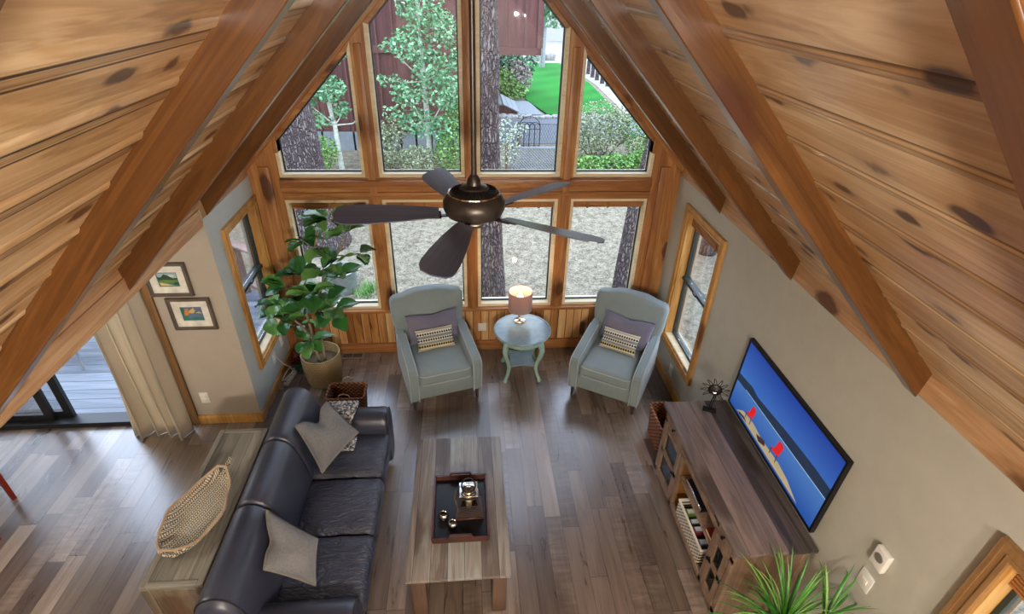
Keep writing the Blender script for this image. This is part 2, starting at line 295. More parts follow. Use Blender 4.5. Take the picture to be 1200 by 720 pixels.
# ------------------------------------------------------------------ mesh building
class MB:
    def __init__(s): s.bm = bmesh.new(); s.mi = 0
    def _mark(s, n0):
        if s.mi:
            s.bm.faces.ensure_lookup_table()
            for f in s.bm.faces[n0:]: f.material_index = s.mi
    def box(s, c, size, rz=0, bev=0, seg=2, rot=None):
        n0 = len(s.bm.faces)
        t = bmesh.new(); bmesh.ops.create_cube(t, size=1)
        for v in t.verts: v.co = Vector((v.co.x*size[0], v.co.y*size[1], v.co.z*size[2]))
        if bev: bmesh.ops.bevel(t, geom=t.edges[:], offset=bev, segments=seg, affect='EDGES', profile=.5)
        R = rot.to_matrix() if rot else Matrix.Rotation(rz, 3, 'Z')
        for v in t.verts: v.co = R @ v.co + Vector(c)
        s.add(t); s._mark(n0); return s
    def b2(s, x0, x1, y0, y1, z0, z1, bev=0, seg=2): return s.box(((x0+x1)/2, (y0+y1)/2, (z0+z1)/2), (abs(x1-x0), abs(y1-y0), abs(z1-z0)), 0, bev, seg)
    def add(s, t):
        mp = {}
        for v in t.verts: mp[v] = s.bm.verts.new(v.co)
        for f in t.faces:
            try: s.bm.faces.new([mp[v] for v in f.verts])
            except ValueError: pass
        t.free()
    def raw(s, verts, faces):
        n0 = len(s.bm.faces); vs = [s.bm.verts.new(v) for v in verts]
        for f in faces:
            try: s.bm.faces.new([vs[i] for i in f])
            except ValueError: pass
        s._mark(n0); return s
    def prism(s, pts, d, f=None):
        """pts: 3D loop, d: extrusion vector"""
        d = Vector(d); a = [Vector(p) for p in pts]; n = len(a)
        vs = a+[p+d for p in a]
        fs = [tuple(range(n))[::-1], tuple(range(n, 2*n))]+[(i, (i+1) % n, n+(i+1) % n, n+i) for i in range(n)]
        return s.raw(vs, fs)
    def lathe(s, prof, c=(0, 0, 0), n=32, sx=1, sy=1):
        n0 = len(s.bm.faces); c = Vector(c); rings = []
        for r, z in prof:
            if r < 1e-5: rings.append([s.bm.verts.new(c+Vector((0, 0, z)))])
            else: rings.append([s.bm.verts.new(c+Vector((r*sx*math.cos(2*PI*i/n), r*sy*math.sin(2*PI*i/n), z))) for i in range(n)])
        for a, b in zip(rings, rings[1:]):
            for i in range(n):
                q = [a[i % len(a)], a[(i+1) % n % len(a)], b[(i+1) % n % len(b)], b[i % len(b)]]
                q2 = []
                for v in q:
                    if v not in q2: q2.append(v)
                if len(q2) > 2:
                    try: s.bm.faces.new(q2)
                    except ValueError: pass
        s._mark(n0); return s
    def tube(s, pts, r, n=8, cap=True, closed=False):
        n0 = len(s.bm.faces); P = [Vector(p) for p in pts]; L = len(P)
        rr = r if isinstance(r, (list, tuple)) else [r]*L
        up = None; rings = []
        for i in range(L):
            if closed: t = P[(i+1) % L]-P[(i-1) % L]
            else: t = P[min(i+1, L-1)]-P[max(i-1, 0)]
            t.normalize()
            if up is None: up = Vector((0, 0, 1)) if abs(t.z) < .9 else Vector((1, 0, 0))
            a = t.cross(up); a.normalize(); b = a.cross(t); up = b
            rings.append([s.bm.verts.new(P[i]+rr[i]*(math.cos(2*PI*k/n)*a+math.sin(2*PI*k/n)*b)) for k in range(n)])
        pairs = list(zip(rings, rings[1:]))+([(rings[-1], rings[0])] if closed else [])
        for A, B in pairs:
            for k in range(n):
                try: s.bm.faces.new((A[k], A[(k+1) % n], B[(k+1) % n], B[k]))
                except ValueError: pass
        if cap and not closed:
            s.bm.faces.new(rings[0][::-1]); s.bm.faces.new(rings[-1])
        s._mark(n0); return s
    def soft(s, c, half, r, crown=0, wr=0, seed=0, rot=None, crown_ax=2):
        """rounded, crowned cushion block"""
        n0 = len(s.bm.faces)
        def lst(a):
            k = 4; e = [-a+r*(1-math.cos(i*PI/2/k)) for i in range(k)]; e += [(-a+r)+(2*a-2*r)*i/9 for i in range(10)]; return e+[-q for q in e[:k]][::-1]
        L = [lst(h) for h in half]; H = Vector(half); t = bmesh.new(); d = {}
        def vert(p):
            p = Vector(p); inn = Vector([max(-(h-r), min(h-r, q)) for q, h in zip(p, H)]); v = p-inn
            if v.length > 1e-9: v = v.normalized()*r
            q = inn+v; o = [i for i in range(3) if i != crown_ax]
            k = (1-(q[o[0]]/H[o[0]])**2)*(1-(q[o[1]]/H[o[1]])**2)
            q[crown_ax] += math.copysign(1, q[crown_ax])*crown*max(0, k)
            if wr: q += Vector((0, 0, wr*mnoise.noise(Vector((q.x*9, q.y*22, seed)))))
            key = tuple(round(x, 5) for x in p)
            if key not in d: d[key] = t.verts.new(q)
            return d[key]
        for ax in range(3):
            a, b = [i for i in range(3) if i != ax]
            for sg in (-1, 1):
                for i in range(len(L[a])-1):
                    for j in range(len(L[b])-1):
                        qs = []
                        for (ii, jj) in ((i, j), (i+1, j), (i+1, j+1), (i, j+1)):
                            p = [0, 0, 0]; p[ax] = sg*H[ax]; p[a] = L[a][ii]; p[b] = L[b][jj]; qs.append(vert(p))
                        if (sg > 0) == (ax == 1): qs.reverse()
                        try: t.faces.new(qs)
                        except ValueError: pass
        for v in t.verts: v.co = ((rot.to_matrix() @ v.co) if rot else v.co)+Vector(c)
        s.add(t); s._mark(n0); return s
    def pillow(s, w, h, t, n=18, pinch=.07, chop=0, seed=0):
        """pillow in the xz plane, thickness along y, bottom edge at z = 0"""
        n0 = len(s.bm.faces); V = {}
        for sd in (-1, 1):
            for i in range(n+1):
                for j in range(n+1):
                    edge = i in (0, n) or j in (0, n)
                    key = (i, j, 0 if edge else sd)
                    if key in V: continue
                    u = -math.cos(PI*i/n); v = -math.cos(PI*j/n); u = .55*u+.45*(2*i/n-1); v = .55*v+.45*(2*j/n-1)
                    x = w/2*u*(1-pinch*(1-v*v)); z = h/2*v*(1-pinch*(1-u*u))
                    k = max(0, (1-u**4)*(1-v**4))**.55
                    y = 0 if edge else sd*t/2*k*(.75+.25*(1-u*u)*(1-v*v))
                    if chop:
                        q = math.exp(-(u/.34)**2)*max(0, (v+.15)/1.15)**1.5
                        z -= chop*q; y *= 1-.35*q
                    y += 0 if edge else .006*mnoise.noise(Vector((u*3, v*3, seed+sd)))
                    V[key] = s.bm.verts.new((x, y, z+h/2))
        g = lambda i, j, sd: V[(i, j, 0 if (i in (0, n) or j in (0, n)) else sd)]
        for sd in (-1, 1):
            for i in range(n):
                for j in range(n):
                    q = [g(i, j, sd), g(i+1, j, sd), g(i+1, j+1, sd), g(i, j+1, sd)]
                    if sd > 0: q.reverse()
                    try: s.bm.faces.new(q)
                    except ValueError: pass
        s._mark(n0)
        ring = [(i, 0) for i in range(n)]+[(n, j) for j in range(n)]+[(i, n) for i in range(n, 0, -1)]+[(0, j) for j in range(n, 0, -1)]
        return [V[(i, j, 0)].co.copy() for i, j in ring]
    def slab(s, out, t, r, k=5):
        """soft slab: outline (x,z) loop in the xz plane, thickness t along y, edges rounded by r"""
        n0 = len(s.bm.faces); n = len(out); cx = sum(p[0] for p in out)/n; cz = sum(p[1] for p in out)/n
        hw = max(abs(p[0]-cx) for p in out); hh = max(abs(p[1]-cz) for p in out); rings = []
        prof = [(-t/2-.012, .45)]
        prof += [(-t/2+r*(1-math.sin(a)), r*(1-math.cos(a))) for a in [PI/2*(1-i/k) for i in range(k+1)]]
        prof = [(-t/2-.02, None)]+[(-t/2+r-r*math.sin(a), r-r*math.cos(a)) for a in [PI/2*(1-i/k) for i in range(k+1)]]
        prof += [(-y, i) for y, i in prof[::-1]]
        for y, ins in prof:
            ring = []
            for px, pz in out:
                if ins is None: fx = fz = .5
                else: fx = 1-ins/hw; fz = 1-ins/hh
                ring.append(s.bm.verts.new((cx+(px-cx)*fx, y, cz+(pz-cz)*fz)))
            rings.append(ring)
        for A, B in zip(rings, rings[1:]):
            for i in range(n): s.bm.faces.new((A[i], A[(i+1) % n], B[(i+1) % n], B[i]))
        s.bm.faces.new(rings[0][::-1]); s.bm.faces.new(rings[-1])
        s._mark(n0); return s
    def xf(s, mat):
        bmesh.ops.transform(s.bm, matrix=mat, verts=s.bm.verts[:]); return s
    def build(s, name, mat, parent=None, sharp=38, loc=None, flat=False):
        me = bpy.data.meshes.new(name)
        bmesh.ops.remove_doubles(s.bm, verts=s.bm.verts[:], dist=1e-6)
        bmesh.ops.recalc_face_normals(s.bm, faces=s.bm.faces[:])
        s.bm.to_mesh(me); s.bm.free()
        if not flat:
            me.polygons.foreach_set('use_smooth', [True]*len(me.polygons)); me.set_sharp_from_angle(angle=math.radians(sharp))
        o = bpy.data.objects.new(name, me); COL.objects.link(o)
        for m in (mat if isinstance(mat, (list, tuple)) else [mat]): me.materials.append(M[m] if isinstance(m, str) else m)
        if parent: o.parent = parent
        if loc: o.location = loc
        return o
def thing(name, label, cat, loc=(0, 0, 0), rz=0, group=None):
    o = bpy.data.objects.new(name, None); COL.objects.link(o); o.location = loc; o.rotation_euler = (0, 0, rz); o.empty_display_size = .1
    o['label'] = label; o['category'] = cat
    if group: o['group'] = group
    return o
def tag(o, label, cat, group=None, kind=None):
    o['label'] = label; o['category'] = cat
    if group: o['group'] = group
    if kind: o['kind'] = kind
    return o
def st(o): o['kind'] = 'structure'; return o
def inset(pts, d):
    """offset a convex loop inward by d (outward if negative)"""
    n = len(pts); A = sum(pts[i][0]*pts[(i+1) % n][1]-pts[(i+1) % n][0]*pts[i][1] for i in range(n)); sg = 1 if A > 0 else -1; out = []
    for i in range(n):
        p0, p1, p2 = Vector(pts[i-1]), Vector(pts[i]), Vector(pts[(i+1) % n])
        e1 = (p1-p0).normalized(); e2 = (p2-p1).normalized()
        n1 = Vector((-e1.y, e1.x))*sg; n2 = Vector((-e2.y, e2.x))*sg
        b = (n1+n2); b = b/max(1e-6, b.dot(n1)); q = p1+b*d; out.append((q.x, q.y))
    return out
def ringprism(mb, outer, inner, fr, to):
    """frame between two loops; fr/to map a 2D point to 3D at the front/back"""
    n = len(outer); V = [fr(p) for p in outer]+[fr(p) for p in inner]+[to(p) for p in outer]+[to(p) for p in inner]; F = []
    for i in range(n):
        j = (i+1) % n
        F += [(i, j, n+j, n+i), (2*n+i, 3*n+i, 3*n+j, 2*n+j), (i, 2*n+i, 2*n+j, j), (n+i, n+j, 3*n+j, 3*n+i)]
    mb.raw(V, F); return mb
# ------------------------------------------------------------------ camera (world axes: x right, y towards the window wall, z up)
H = 3.6
cam = bpy.data.cameras.new('camera'); co = bpy.data.objects.new('camera', cam); COL.objects.link(co)
right = Vector((0.9964, -0.0807, 0.0252)); up = Vector((0.0215, 0.5306, 0.8474)); fwd = Vector((0.0818, 0.8438, -0.5304))
co.matrix_world = Matrix(((right.x, up.x, -fwd.x, -.052), (right.y, up.y, -fwd.y, 0), (right.z, up.z, -fwd.z, H), (0, 0, 0, 1)))
cam.sensor_width = 36; cam.sensor_fit = 'HORIZONTAL'; cam.lens = 627.35/1200*36; cam.clip_start = .02; cam.clip_end = 500
sc.camera = co
# ------------------------------------------------------------------ room
R, L, W, E, YC, SL = 1.994, -1.978, 4.908, 1.985, 3.836, 1.04
Y0 = -3.0
RT = lambda x: E+SL*(R-abs(x))          # underside of the rafters
CT = lambda x: RT(x)+.155               # face of the ceiling boards
st(MB().b2(-2.14, 2.3, YC, 5.1, -.12, 0).b2(-5.3, 2.3, Y0-.1, YC, -.12, 0).b2(-5.3, -2.14, YC, YC+.1, -.12, 0).build('floor', 'floor', flat=True))
def ceiling_side(sg, name):
    """boards run along y; each carries a beaded groove"""
    prof = []; w = .147; x = 0.0
    while x < R+.1:
        prof += [(x, 0), (x+w*.80, 0), (x+w*.815, .007), (x+w*.83, 0), (x+w*.85, -.004), (x+w*.90, -.006), (x+w*.95, -.004), (x+w*.965, 0), (x+w*.98, .009)]
        x += w
    prof.append((x, 0))
    up = Vector((SL, 1)).normalized()
    lo = [(sg*(px+up.x*h*0), CT(px)+h*1.4) for px, h in prof]
    top = [(sg*prof[-1][0], CT(prof[-1][0])+.1), (0, CT(0)+.1)]
    mb = MB(); mb.prism([(p[0], Y0, p[1]) for p in lo+top], (0, 5.12-Y0, 0))
    return st(mb.build(name, 'ceiling', sharp=20))
ceiling_side(1, 'ceiling'); ceiling_side(-1, 'ceiling')
# rafters: lie along the slope, so each is a box turned about y
def rafter(sg, y0, y1, name='rafter'):
    ln = 3.1; ang = math.atan(SL); o = None
    mb = MB(); mb.b2(-.02, ln, y0, y1, 0, .125, .004, 1)
    o = mb.build(name, 'raft_x')
    ex, ez = R+.10, E-SL*.10
    o.location = (sg*ex, 0, ez)
    o.rotation_euler = (0, -ang, PI if sg > 0 else 0) if sg > 0 else (0, -ang, 0)
    if sg > 0:  # mirrored: turn about z and undo the flip of y
        for v in o.data.vertices: v.co.y = -v.co.y
        o.data.flip_normals()
    return st(o)
for y in (3.918, 2.812, 1.71, .525, -.6):
    for sg in (1, -1): rafter(sg, y, y+.088)
st(MB().b2(-.05, .05, Y0, 5.1, RT(0)-.03, RT(0)+.2).build('ridge_beam', 'raft_y'))
# frieze boards between the rafters, above the side walls
ys = [Y0, -.6, -.512, .525, .613, 1.71, 1.798, 2.812, 2.9, 3.918, 4.006, 4.86]
for sg in (1, -1):
    for a, b in zip(ys[::2], ys[1::2]):
        x = sg*R if sg > 0 else L
        st(MB().prism([(x, a, E), (x+sg*.02, a, CT(R)+.0), (x+sg*.12, a, CT(R)), (x+sg*.12, a, E)], (0, b-a, 0)).build('trim_frieze', 'frieze'))
st(MB().b2(L-.13, L-.005, Y0, YC-.002, E-.035, E+.1, .004, 1).build('header_beam', 'frieze'))
# --- side walls with window openings
def wall_x(name, x0, x1, y0, y1, z0, z1, holes, mat):
    """wall slab in a plane of constant x with rectangular holes (y0,y1,z0,z1)"""
    mb = MB(); ys_ = sorted({y0, y1}|{h[0] for h in holes}|{h[1] for h in holes}); zs = sorted({z0, z1}|{h[2] for h in holes}|{h[3] for h in holes})
    for a, b in zip(ys_, ys_[1:]):
        for c, d in zip(zs, zs[1:]):
            if any(h[0] <= (a+b)/2 <= h[1] and h[2] <= (c+d)/2 <= h[3] for h in holes): continue
            mb.b2(x0, x1, a, b, c, d)
    return st(mb.build(name, mat, flat=True))
WR = (3.75, 4.455, .44, 1.78)      # right window opening y0,y1,z0,z1
WN = (.30, 1.045, .55, 1.75)       # near right window
WL = (4.115, 4.80, .50, 1.76)      # left window
wall_x('wall_right', R, R+.16, Y0, 5.1, 0, E+.02, [WR, WN], 'paint')
wall_x('wall_left', L-.16, L, YC, 5.1, 0, E+.02, [WL], 'paint_bluelit')
# beige wall with the sliding door opening
mb = MB(); mb.b2(-2.60, L-.16, YC, YC+.14, 0, 2.35); mb.b2(L-.16, L-.0005, YC-.001, YC+.01, 0, E+.1); mb.b2(-5.2, -4.85, YC, YC+.14, 0, 2.35); mb.b2(-4.85, -2.6, YC, YC+.14, 2.0, 2.35)
st(mb.build('wall_dining', 'paint_tan', flat=True))
st(MB().b2(-5.2, L-.131, Y0, YC+.14, 2.3, 2.36).build('ceiling_dining', 'cream'))
st(MB().b2(-5.32, -5.2, Y0, YC+.14, 0, 2.36).build('wall_dining_left', 'paint_tan'))
mb = MB(); mb.prism([(L-.2, Y0-.1, 0), (R+.2, Y0-.1, 0), (R+.2, Y0-.1, CT(R)), (0, Y0-.1, CT(0)+.1), (L-.2, Y0-.1, CT(L))], (0, .1, 0)); mb.b2(-5.3, L-.2, Y0-.1, Y0, 0, 2.36)  # unseen back wall, added to block sky light and bounce lamp light
st(mb.build('wall_back_unseen', 'paint', flat=True))
# baseboards
def base(name, c): 
    mb = MB()
    for (x0, x1, y0, y1) in c: mb.b2(x0, x1, y0, y1, 0, .085, .004, 1); mb.b2(x0-.003*(x1-x0 > .1)*0, x1, y0, y1, .085, .1, .006, 2)
    return st(mb.build(name, 'casing'))
base('baseboard_right', [(R-.022, R, Y0, 4.86)]); base('baseboard_left', [(L, L+.022, YC-.02, 4.86)]); base('baseboard_dining', [(-2.53, L+.02, YC-.022, YC)])
# --- window wall (outer timber wall)
x1, x2, x3, x4 = .088, .802, .988, 1.687
zb, zl, zt = 2.007, .59, 1.735
PL = lambda x: 2.303+1.037*(x4-abs(x))
YF, YG = 4.85, 4.945
def part_window(i, poly):
    mb = MB(); fr = lambda y: (lambda p: (p[0], y, p[1]))
    ringprism(mb, inset(poly, -.032), poly, fr(YF+.012), fr(5.0))
    if i <= 4:
        mb.bm.faces.ensure_lookup_table()
        for q in range(8, 12): mb.bm.faces[q].material_index = 1
    o = st(mb.build('window_%d' % i, ['cream_x', 'trim_x'], flat=True))
    g = MB(); ringprism(g, inset(poly, .001), inset(poly, .012), fr(YG-.012), fr(YG+.012)); g.build('gasket', 'gasket', o, flat=True)
    p = MB(); p.prism([(q[0], YG-.003, q[1]) for q in inset(poly, .010)], (0, .006, 0)); p.build('pane', 'glass', o, flat=True)
    return o
U = [[(-x4, zb), (-x3, zb), (-x3, PL(x3)), (-x4, PL(x4))], [(-x2, zb), (-x1, zb), (-x1, PL(x1)), (-x2, PL(x2))], [(x1, zb), (x2, zb), (x2, PL(x2)), (x1, PL(x1))], [(x3, zb), (x4, zb), (x4, PL(x4)), (x3, PL(x3))]]
Lo = [[(a, zl), (b, zl), (b, zt), (a, zt)] for a, b in ((-x4, -x3), (-x2, -x1), (x1, x2), (x3, x4))]
for i, p in enumerate(U+Lo): part_window(i+1, p)
def timber(name, x0, x1_, y0, y1, z0, z1, ax, bev=.006): return st(MB().b2(x0, x1_, y0, y1, z0, z1, bev, 2).build(name, 'trim_'+ax))
j = .032
# posts, the rails, sill and the sloping head boards
timber('trim_post', -x1+j, x1-j, YF-.01, 5.0, .55, 4.0, 'z'); timber('trim_post', -.032, .032, YF-.028, YF+.02, .55, 4.02, 'z')
for sg in (1, -1):
    a, b = sorted((sg*(x2+j), sg*(x3-j))); st(MB().prism([(a, YF-.01, .55), (b, YF-.01, .55), (b, YF-.01, PL(b)+.07), (a, YF-.01, PL(a)+.07)], (0, .15, 0)).build('trim_post', 'trim_z', flat=True))
    m = (a+b)/2; timber('trim_post', m-.032, m+.032, YF-.028, YF+.02, .55, PL(x3)+.06, 'z')
    a, b = sorted((sg*(x4+j-.004), sg*(R+.0))); st(MB().prism([(a, YF-.01, 0), (b, YF-.01, 0), (b, YF-.01, PL(b)+.08), (a, YF-.01, PL(a)+.08)], (0, .15, 0)).build('trim_post', 'trim_z', flat=True))
    c, d = sorted((sg*(x4+.10), sg*(x4+.20))); timber('trim_post', c, d, YF-.03, YF+.02, .1, PL(x4)-.22, 'z')
timber('trim_rail', -x4-j, x4+j, YF-.012, 5.0, zt+j, zb-j, 'x')
timber('trim_rail', -x4-j, x4+j, YF-.05, YF, 1.895, zb-.045, 'x', .012); timber('trim_rail', -x4-j, x4+j, YF-.03, YF, 1.80, 1.845, 'x', .012)
timber('trim_sill', -x4-.15, x4+.15, YF-.035, 5.0, .535, zl-j+.002, 'x', .008)
st(MB().b2(L, R, YF+.02, 5.0, 0, .54).build('wall_front', 'wains', flat=True))
timber('baseboard_front', L, R, YF-.012, YF+.03, 0, .115, 'x'); timber('trim_rail', L, R, YF-.005, YF+.03, .505, .537, 'x')
ang = math.atan(1.037)
for sg in (1, -1):
    # board lying along the slope above the panes, filling up to the ceiling
    o = MB().b2(-.7, 2.85, YF-.022, 5.0, .032, .24, .005, 1).build('trim_head', 'trim_x')
    o.location = (sg*(x4+.0), 0, PL(x4)); o.rotation_euler = (0, -ang, 0)
    if sg > 0:
        o.rotation_euler = (0, -ang, PI)
        for v in o.data.vertices: v.co.y = -v.co.y
        o.data.flip_normals()
    st(o)
    st(MB().prism([(sg*(x4+.0), YF-.002, PL(x4)-.1), (sg*(R+.02), YF-.002, PL(x4)-.1), (sg*(R+.02), YF-.002, CT(R)+.05), (sg*x4, YF-.002, CT(x4)+.05)], (0, .15, 0)).build('trim_corner', 'trim_z', flat=True))
# rolled woven blinds at the head of the lower windows
for i, (a, b) in enumerate(((-x4, -x3), (-x2, -x1), (x1, x2), (x3, x4))):
    t = thing('rolled_blind', 'rolled wooden blind across the top of the %s lower window' % ['far left', 'left centre', 'right centre', 'far right'][i], 'blind', ((a+b)/2, YF+.05, 1.66), 0, 'rolled blinds on the lower windows')
    w = b-a-.02; mb = MB(); mb.box((0, .01, .04), (w, .03, .075), 0, .012, 3)
    for k in range(4): mb.box((0, -.008, .012+.018*k), (w, .006, .014), 0, .002, 1)
    mb.build('slats', 'trim_x', t)
    for q in (-.3, 0, .3): MB().box((q*w, -.013, .038), (.022, .008, .082), 0, .002, 1).build('tape', 'door_casing', t)
# --- side windows: casing, reveal, sash, panes
def side_window(i, sg, X, op, blind=True, wood_='casing'):
    y0, y1, z0, z1 = op; d = .10
    rect = [(y0, z0), (y1, z0), (y1, z1), (y0, z1)]
    at = lambda k: (lambda p: (X+sg*k, p[0], p[1]))
    mb = MB(); ringprism(mb, inset(rect, -.062), inset(rect, -.004), at(-.022), at(0)); ringprism(mb, inset(rect, -.066), inset(rect, -.045), at(-.028), at(0)); ringprism(mb, inset(rect, -.02), inset(rect, -.001), at(-.027), at(0))
    o = st(mb.build('window_%d' % i, wood_, flat=True))
    m = MB(); ringprism(m, inset(rect, -.002), inset(rect, .012), at(-.01), at(d+.02)); m.build('reveal', 'casing', o, flat=True)
    m = MB(); m.b2(X-sg*.0, X+sg*d, y0+.012, y1-.012, z0+.012, z0+.016); m.build('stool', 'cream_x', o, flat=True)
    m = MB(); r1 = inset(rect, .013); ringprism(m, r1, inset(rect, .034), at(d-.03), at(d+.02))
    zm = (z0+z1)/2; m.b2(X+sg*(d-.05), X+sg*(d+.02), y0+.013, y1-.013, zm-.015, zm+.015)
    m.b2(X+sg*(d-.065), X+sg*(d-.05), (y0+y1)/2-.03, (y0+y1)/2+.03, zm-.008, zm+.012)
    m.build('sash', 'sash', o, flat=True)
    for a, b in ((z0+.04, zm-.02), (zm+.02, z1-.04)):
        MB().b2(X+sg*(d-.02), X+sg*(d-.016), y0+.04, y1-.04, a, b).build('pane', 'glass', o, flat=True)
    if blind:
        t = thing('rolled_blind', blind, 'blind', (X+sg*.05, (y0+y1)/2, z1-.13), 0, None)
        w = y1-y0-.03; m = MB(); m.box((0, 0, .06), (.035, w, .11), 0, .014, 3)
        for k in range(6): m.box((-sg*.02, 0, .014+.018*k), (.006, w, .014), 0, .002, 1)
        m.build('slats', 'trim_y', t)
        for q in (-.3, .3): MB().box((-sg*.025, q*w, .06), (.006, .02, .115), 0, .002, 1).build('tape', 'door_casing', t)
side_window(9, 1, R, WR, 'rolled wooden blind at the top of the right wall window beside the armchair')
side_window(10, -1, L, WL, None)
side_window(11, 1, R, WN, 'rolled wooden blind in the right wall window nearest the viewer', 'door_casing')
# --- sliding door
rect = [(-4.85, .0), (-2.60, .0), (-2.60, 2.0), (-4.85, 2.0)]
at = lambda k: (lambda p: (p[0], YC+k, p[1]))
mb = MB(); ringprism(mb, rect, inset(rect, .045), at(.03), at(.13)); mb.b2(-4.85, -2.6, YC-.005, YC+.13, .0, .05)
d = st(mb.build('door_1', 'gasket', flat=True))
def slider(xa, xb, y, nm):
    m = MB(); q = [(xa, .05), (xb, .05), (xb, 1.955), (xa, 1.955)]; ringprism(m, q, inset(q, .07), at(y), at(y+.035)); o = m.build(nm, 'gasket', d, flat=True)
    p = MB(); p.b2(xa+.06, xb-.06, YC+y+.015, YC+y+.02, .11, 1.9); p.build('pane', 'glass', o, flat=True); return o
slider(-4.80, -3.66, .085, 'fixed_panel'); pn = slider(-4.92+.16, -3.80, .045, 'sliding_panel')
mb = MB(); mb.b2(-3.855, -3.825, YC+.02, YC+.045, .75, 1.15, .006, 2); mb.build('handle', 'vent', pn)
mb = MB(); ringprism(mb, [(-2.6, 0), (-2.53, 0), (-2.53, 2.08), (-2.6, 2.08)], [(-2.59, .01), (-2.54, .01), (-2.54, 2.07), (-2.59, 2.07)], at(-.022), at(0)); mb.b2(-2.605, -2.53, YC-.02, YC, 0, 2.06)
st(mb.build('trim_door', 'door_casing', flat=True))
# curtain
def curtain():
    mb = MB(); n = 72; m = 14; V = []; x0, x1_ = -3.02, -2.575
    for k in range(m+1):
        z = .004+1.95*k/m
        for i in range(n+1):
            s_ = i/n; gather = 1-.12*(z/2); x = x0+(x1_-x0)*(.5+(s_-.5)*gather)+.02*(1-z/2)*(s_-.5)
            amp = (.055+.03*math.sin(s_*7+1))*(1-.25*z/2); ph = 2*PI*4.1*s_+.35*math.sin(z*1.3)
            V.append((x+.012*math.sin(ph*2), 3.715+amp*math.sin(ph)+.02*math.sin(z*2+s_*5)-.03*(1-z/2)*(1-s_), z))
    F = [(k*(n+1)+i, k*(n+1)+i+1, (k+1)*(n+1)+i+1, (k+1)*(n+1)+i) for k in range(m) for i in range(n)]
    mb.raw(V, F); o = mb.build('curtain', 'curtain', sharp=60)
    s = o.modifiers.new('thick', 'SOLIDIFY'); s.thickness = .006
    tag(o, 'beige linen curtain hanging in folds beside the sliding door', 'curtain')
curtain()
# ------------------------------------------------------------------ wall fittings
def plate(name, label, cat, loc, axis, slots=2, w=.075, h=.12, group=None):
    """axis: normal direction 'x+','x-','y-'"""
    rz = {'y-': 0, 'x-': -PI/2, 'x+': PI/2}[axis]
    t = thing(name, label, cat, loc, rz, group)
    MB().box((0, -.004, 0), (w, .008, h), 0, .003, 2).build('cover_plate', 'white', t)
    for k in range(slots):
        z = (k-(slots-1)/2)*.045; m = MB(); m.box((0, -.009, z), (w*.45, .006, .032), 0, .003, 2); m.build('socket' if 'outlet' in name else 'rocker', 'cream', t)
    return t
plate('wall_outlet', 'white outlet low on the beige wall under the pictures', 'outlet', (-2.417, YC, .303), 'y-')
plate('wall_outlet', 'grey outlet on the wood panelling beside the round side table', 'outlet', (.099, YF+.02, .29), 'y-', 2, .09, .1)
plate('wall_outlet', 'outlet low on the right wall beside the right armchair', 'outlet', (R, 4.127, .21), 'x-')
plate('wall_outlet', 'outlet under the left window with the plug in it', 'outlet', (L, 4.394, .30), 'x+')
plate('wall_outlet', 'blank white plate on the left wall behind the fig plant', 'outlet', (L, 4.66, .324), 'x+')
plate('light_switch', 'white light switch plate on the right wall behind the spiky plant', 'switch', (R, 1.457, .945), 'x-', 1, .085, .12)
t = thing('thermostat', 'white boxy thermostat on the right wall above the switch plate', 'thermostat', (R, 1.44, 1.16), -PI/2)
MB().box((0, -.016, 0), (.085, .032, .125), 0, .006, 3).build('housing', 'white', t)
MB().xf(Matrix.Identity(4)).lathe([(0, 0), (.026, 0), (.026, .004), (0, .006)], n=20).xf(Matrix.Translation((0, -.032, .01)) @ Matrix.Rotation(PI/2, 4, 'X')).build('dial', 'vent', t)
# floor vent
t = thing('floor_vent', 'metal floor vent beside the window wall baseboard', 'vent', (-1.32, 4.795, 0))
m = MB(); ringprism(m, [(-.125, -.055), (.125, -.055), (.125, .055), (-.125, .055)], [(-.105, -.036), (.105, -.036), (.105, .036), (-.105, .036)], lambda p: (p[0], p[1], .007), lambda p: (p[0], p[1], 0)); m.b2(-.006, .006, -.04, .04, 0, .006); m.build('frame', 'vent', t, flat=True)
m = MB()
for k in range(16): m.box((-.1+.2*k/15, 0, .003), (.004, .074, .004))
m.build('louvre', 'vent', t); MB().b2(-.105, .105, -.036, .036, .0003, .001).build('duct', 'black', t)
# pictures
def picture(name, label, x0, x1_, z0, z1, art):
    t = thing(name, label, 'picture', ((x0+x1_)/2, YC, (z0+z1)/2)); w, h = x1_-x0, z1-z0
    q = [(-w/2, -h/2), (w/2, -h/2), (w/2, h/2), (-w/2, h/2)]; f = lambda y: (lambda p: (p[0], y, p[1]))
    m = MB(); ringprism(m, q, inset(q, .027), f(-.022), f(0)); ringprism(m, inset(q, .004), inset(q, .012), f(-.027), f(-.02)); m.build('frame', 'p_frame', t, flat=True)
    m = MB(); ringprism(m, inset(q, .025), inset(q, .085), f(-.010), f(-.004)); m.build('mat_board', 'p_mat', t, flat=True)
    aw, ah = w/2-.084, h/2-.084; m = MB(); names = []
    for k, (mn, poly) in enumerate(art):
        m.mi = k; names.append(mn); m.raw([(p[0]*aw, -.005-.0004*k, p[1]*ah) for p in poly], [tuple(range(len(poly)))])
    m.build('painting', names, t, flat=True)
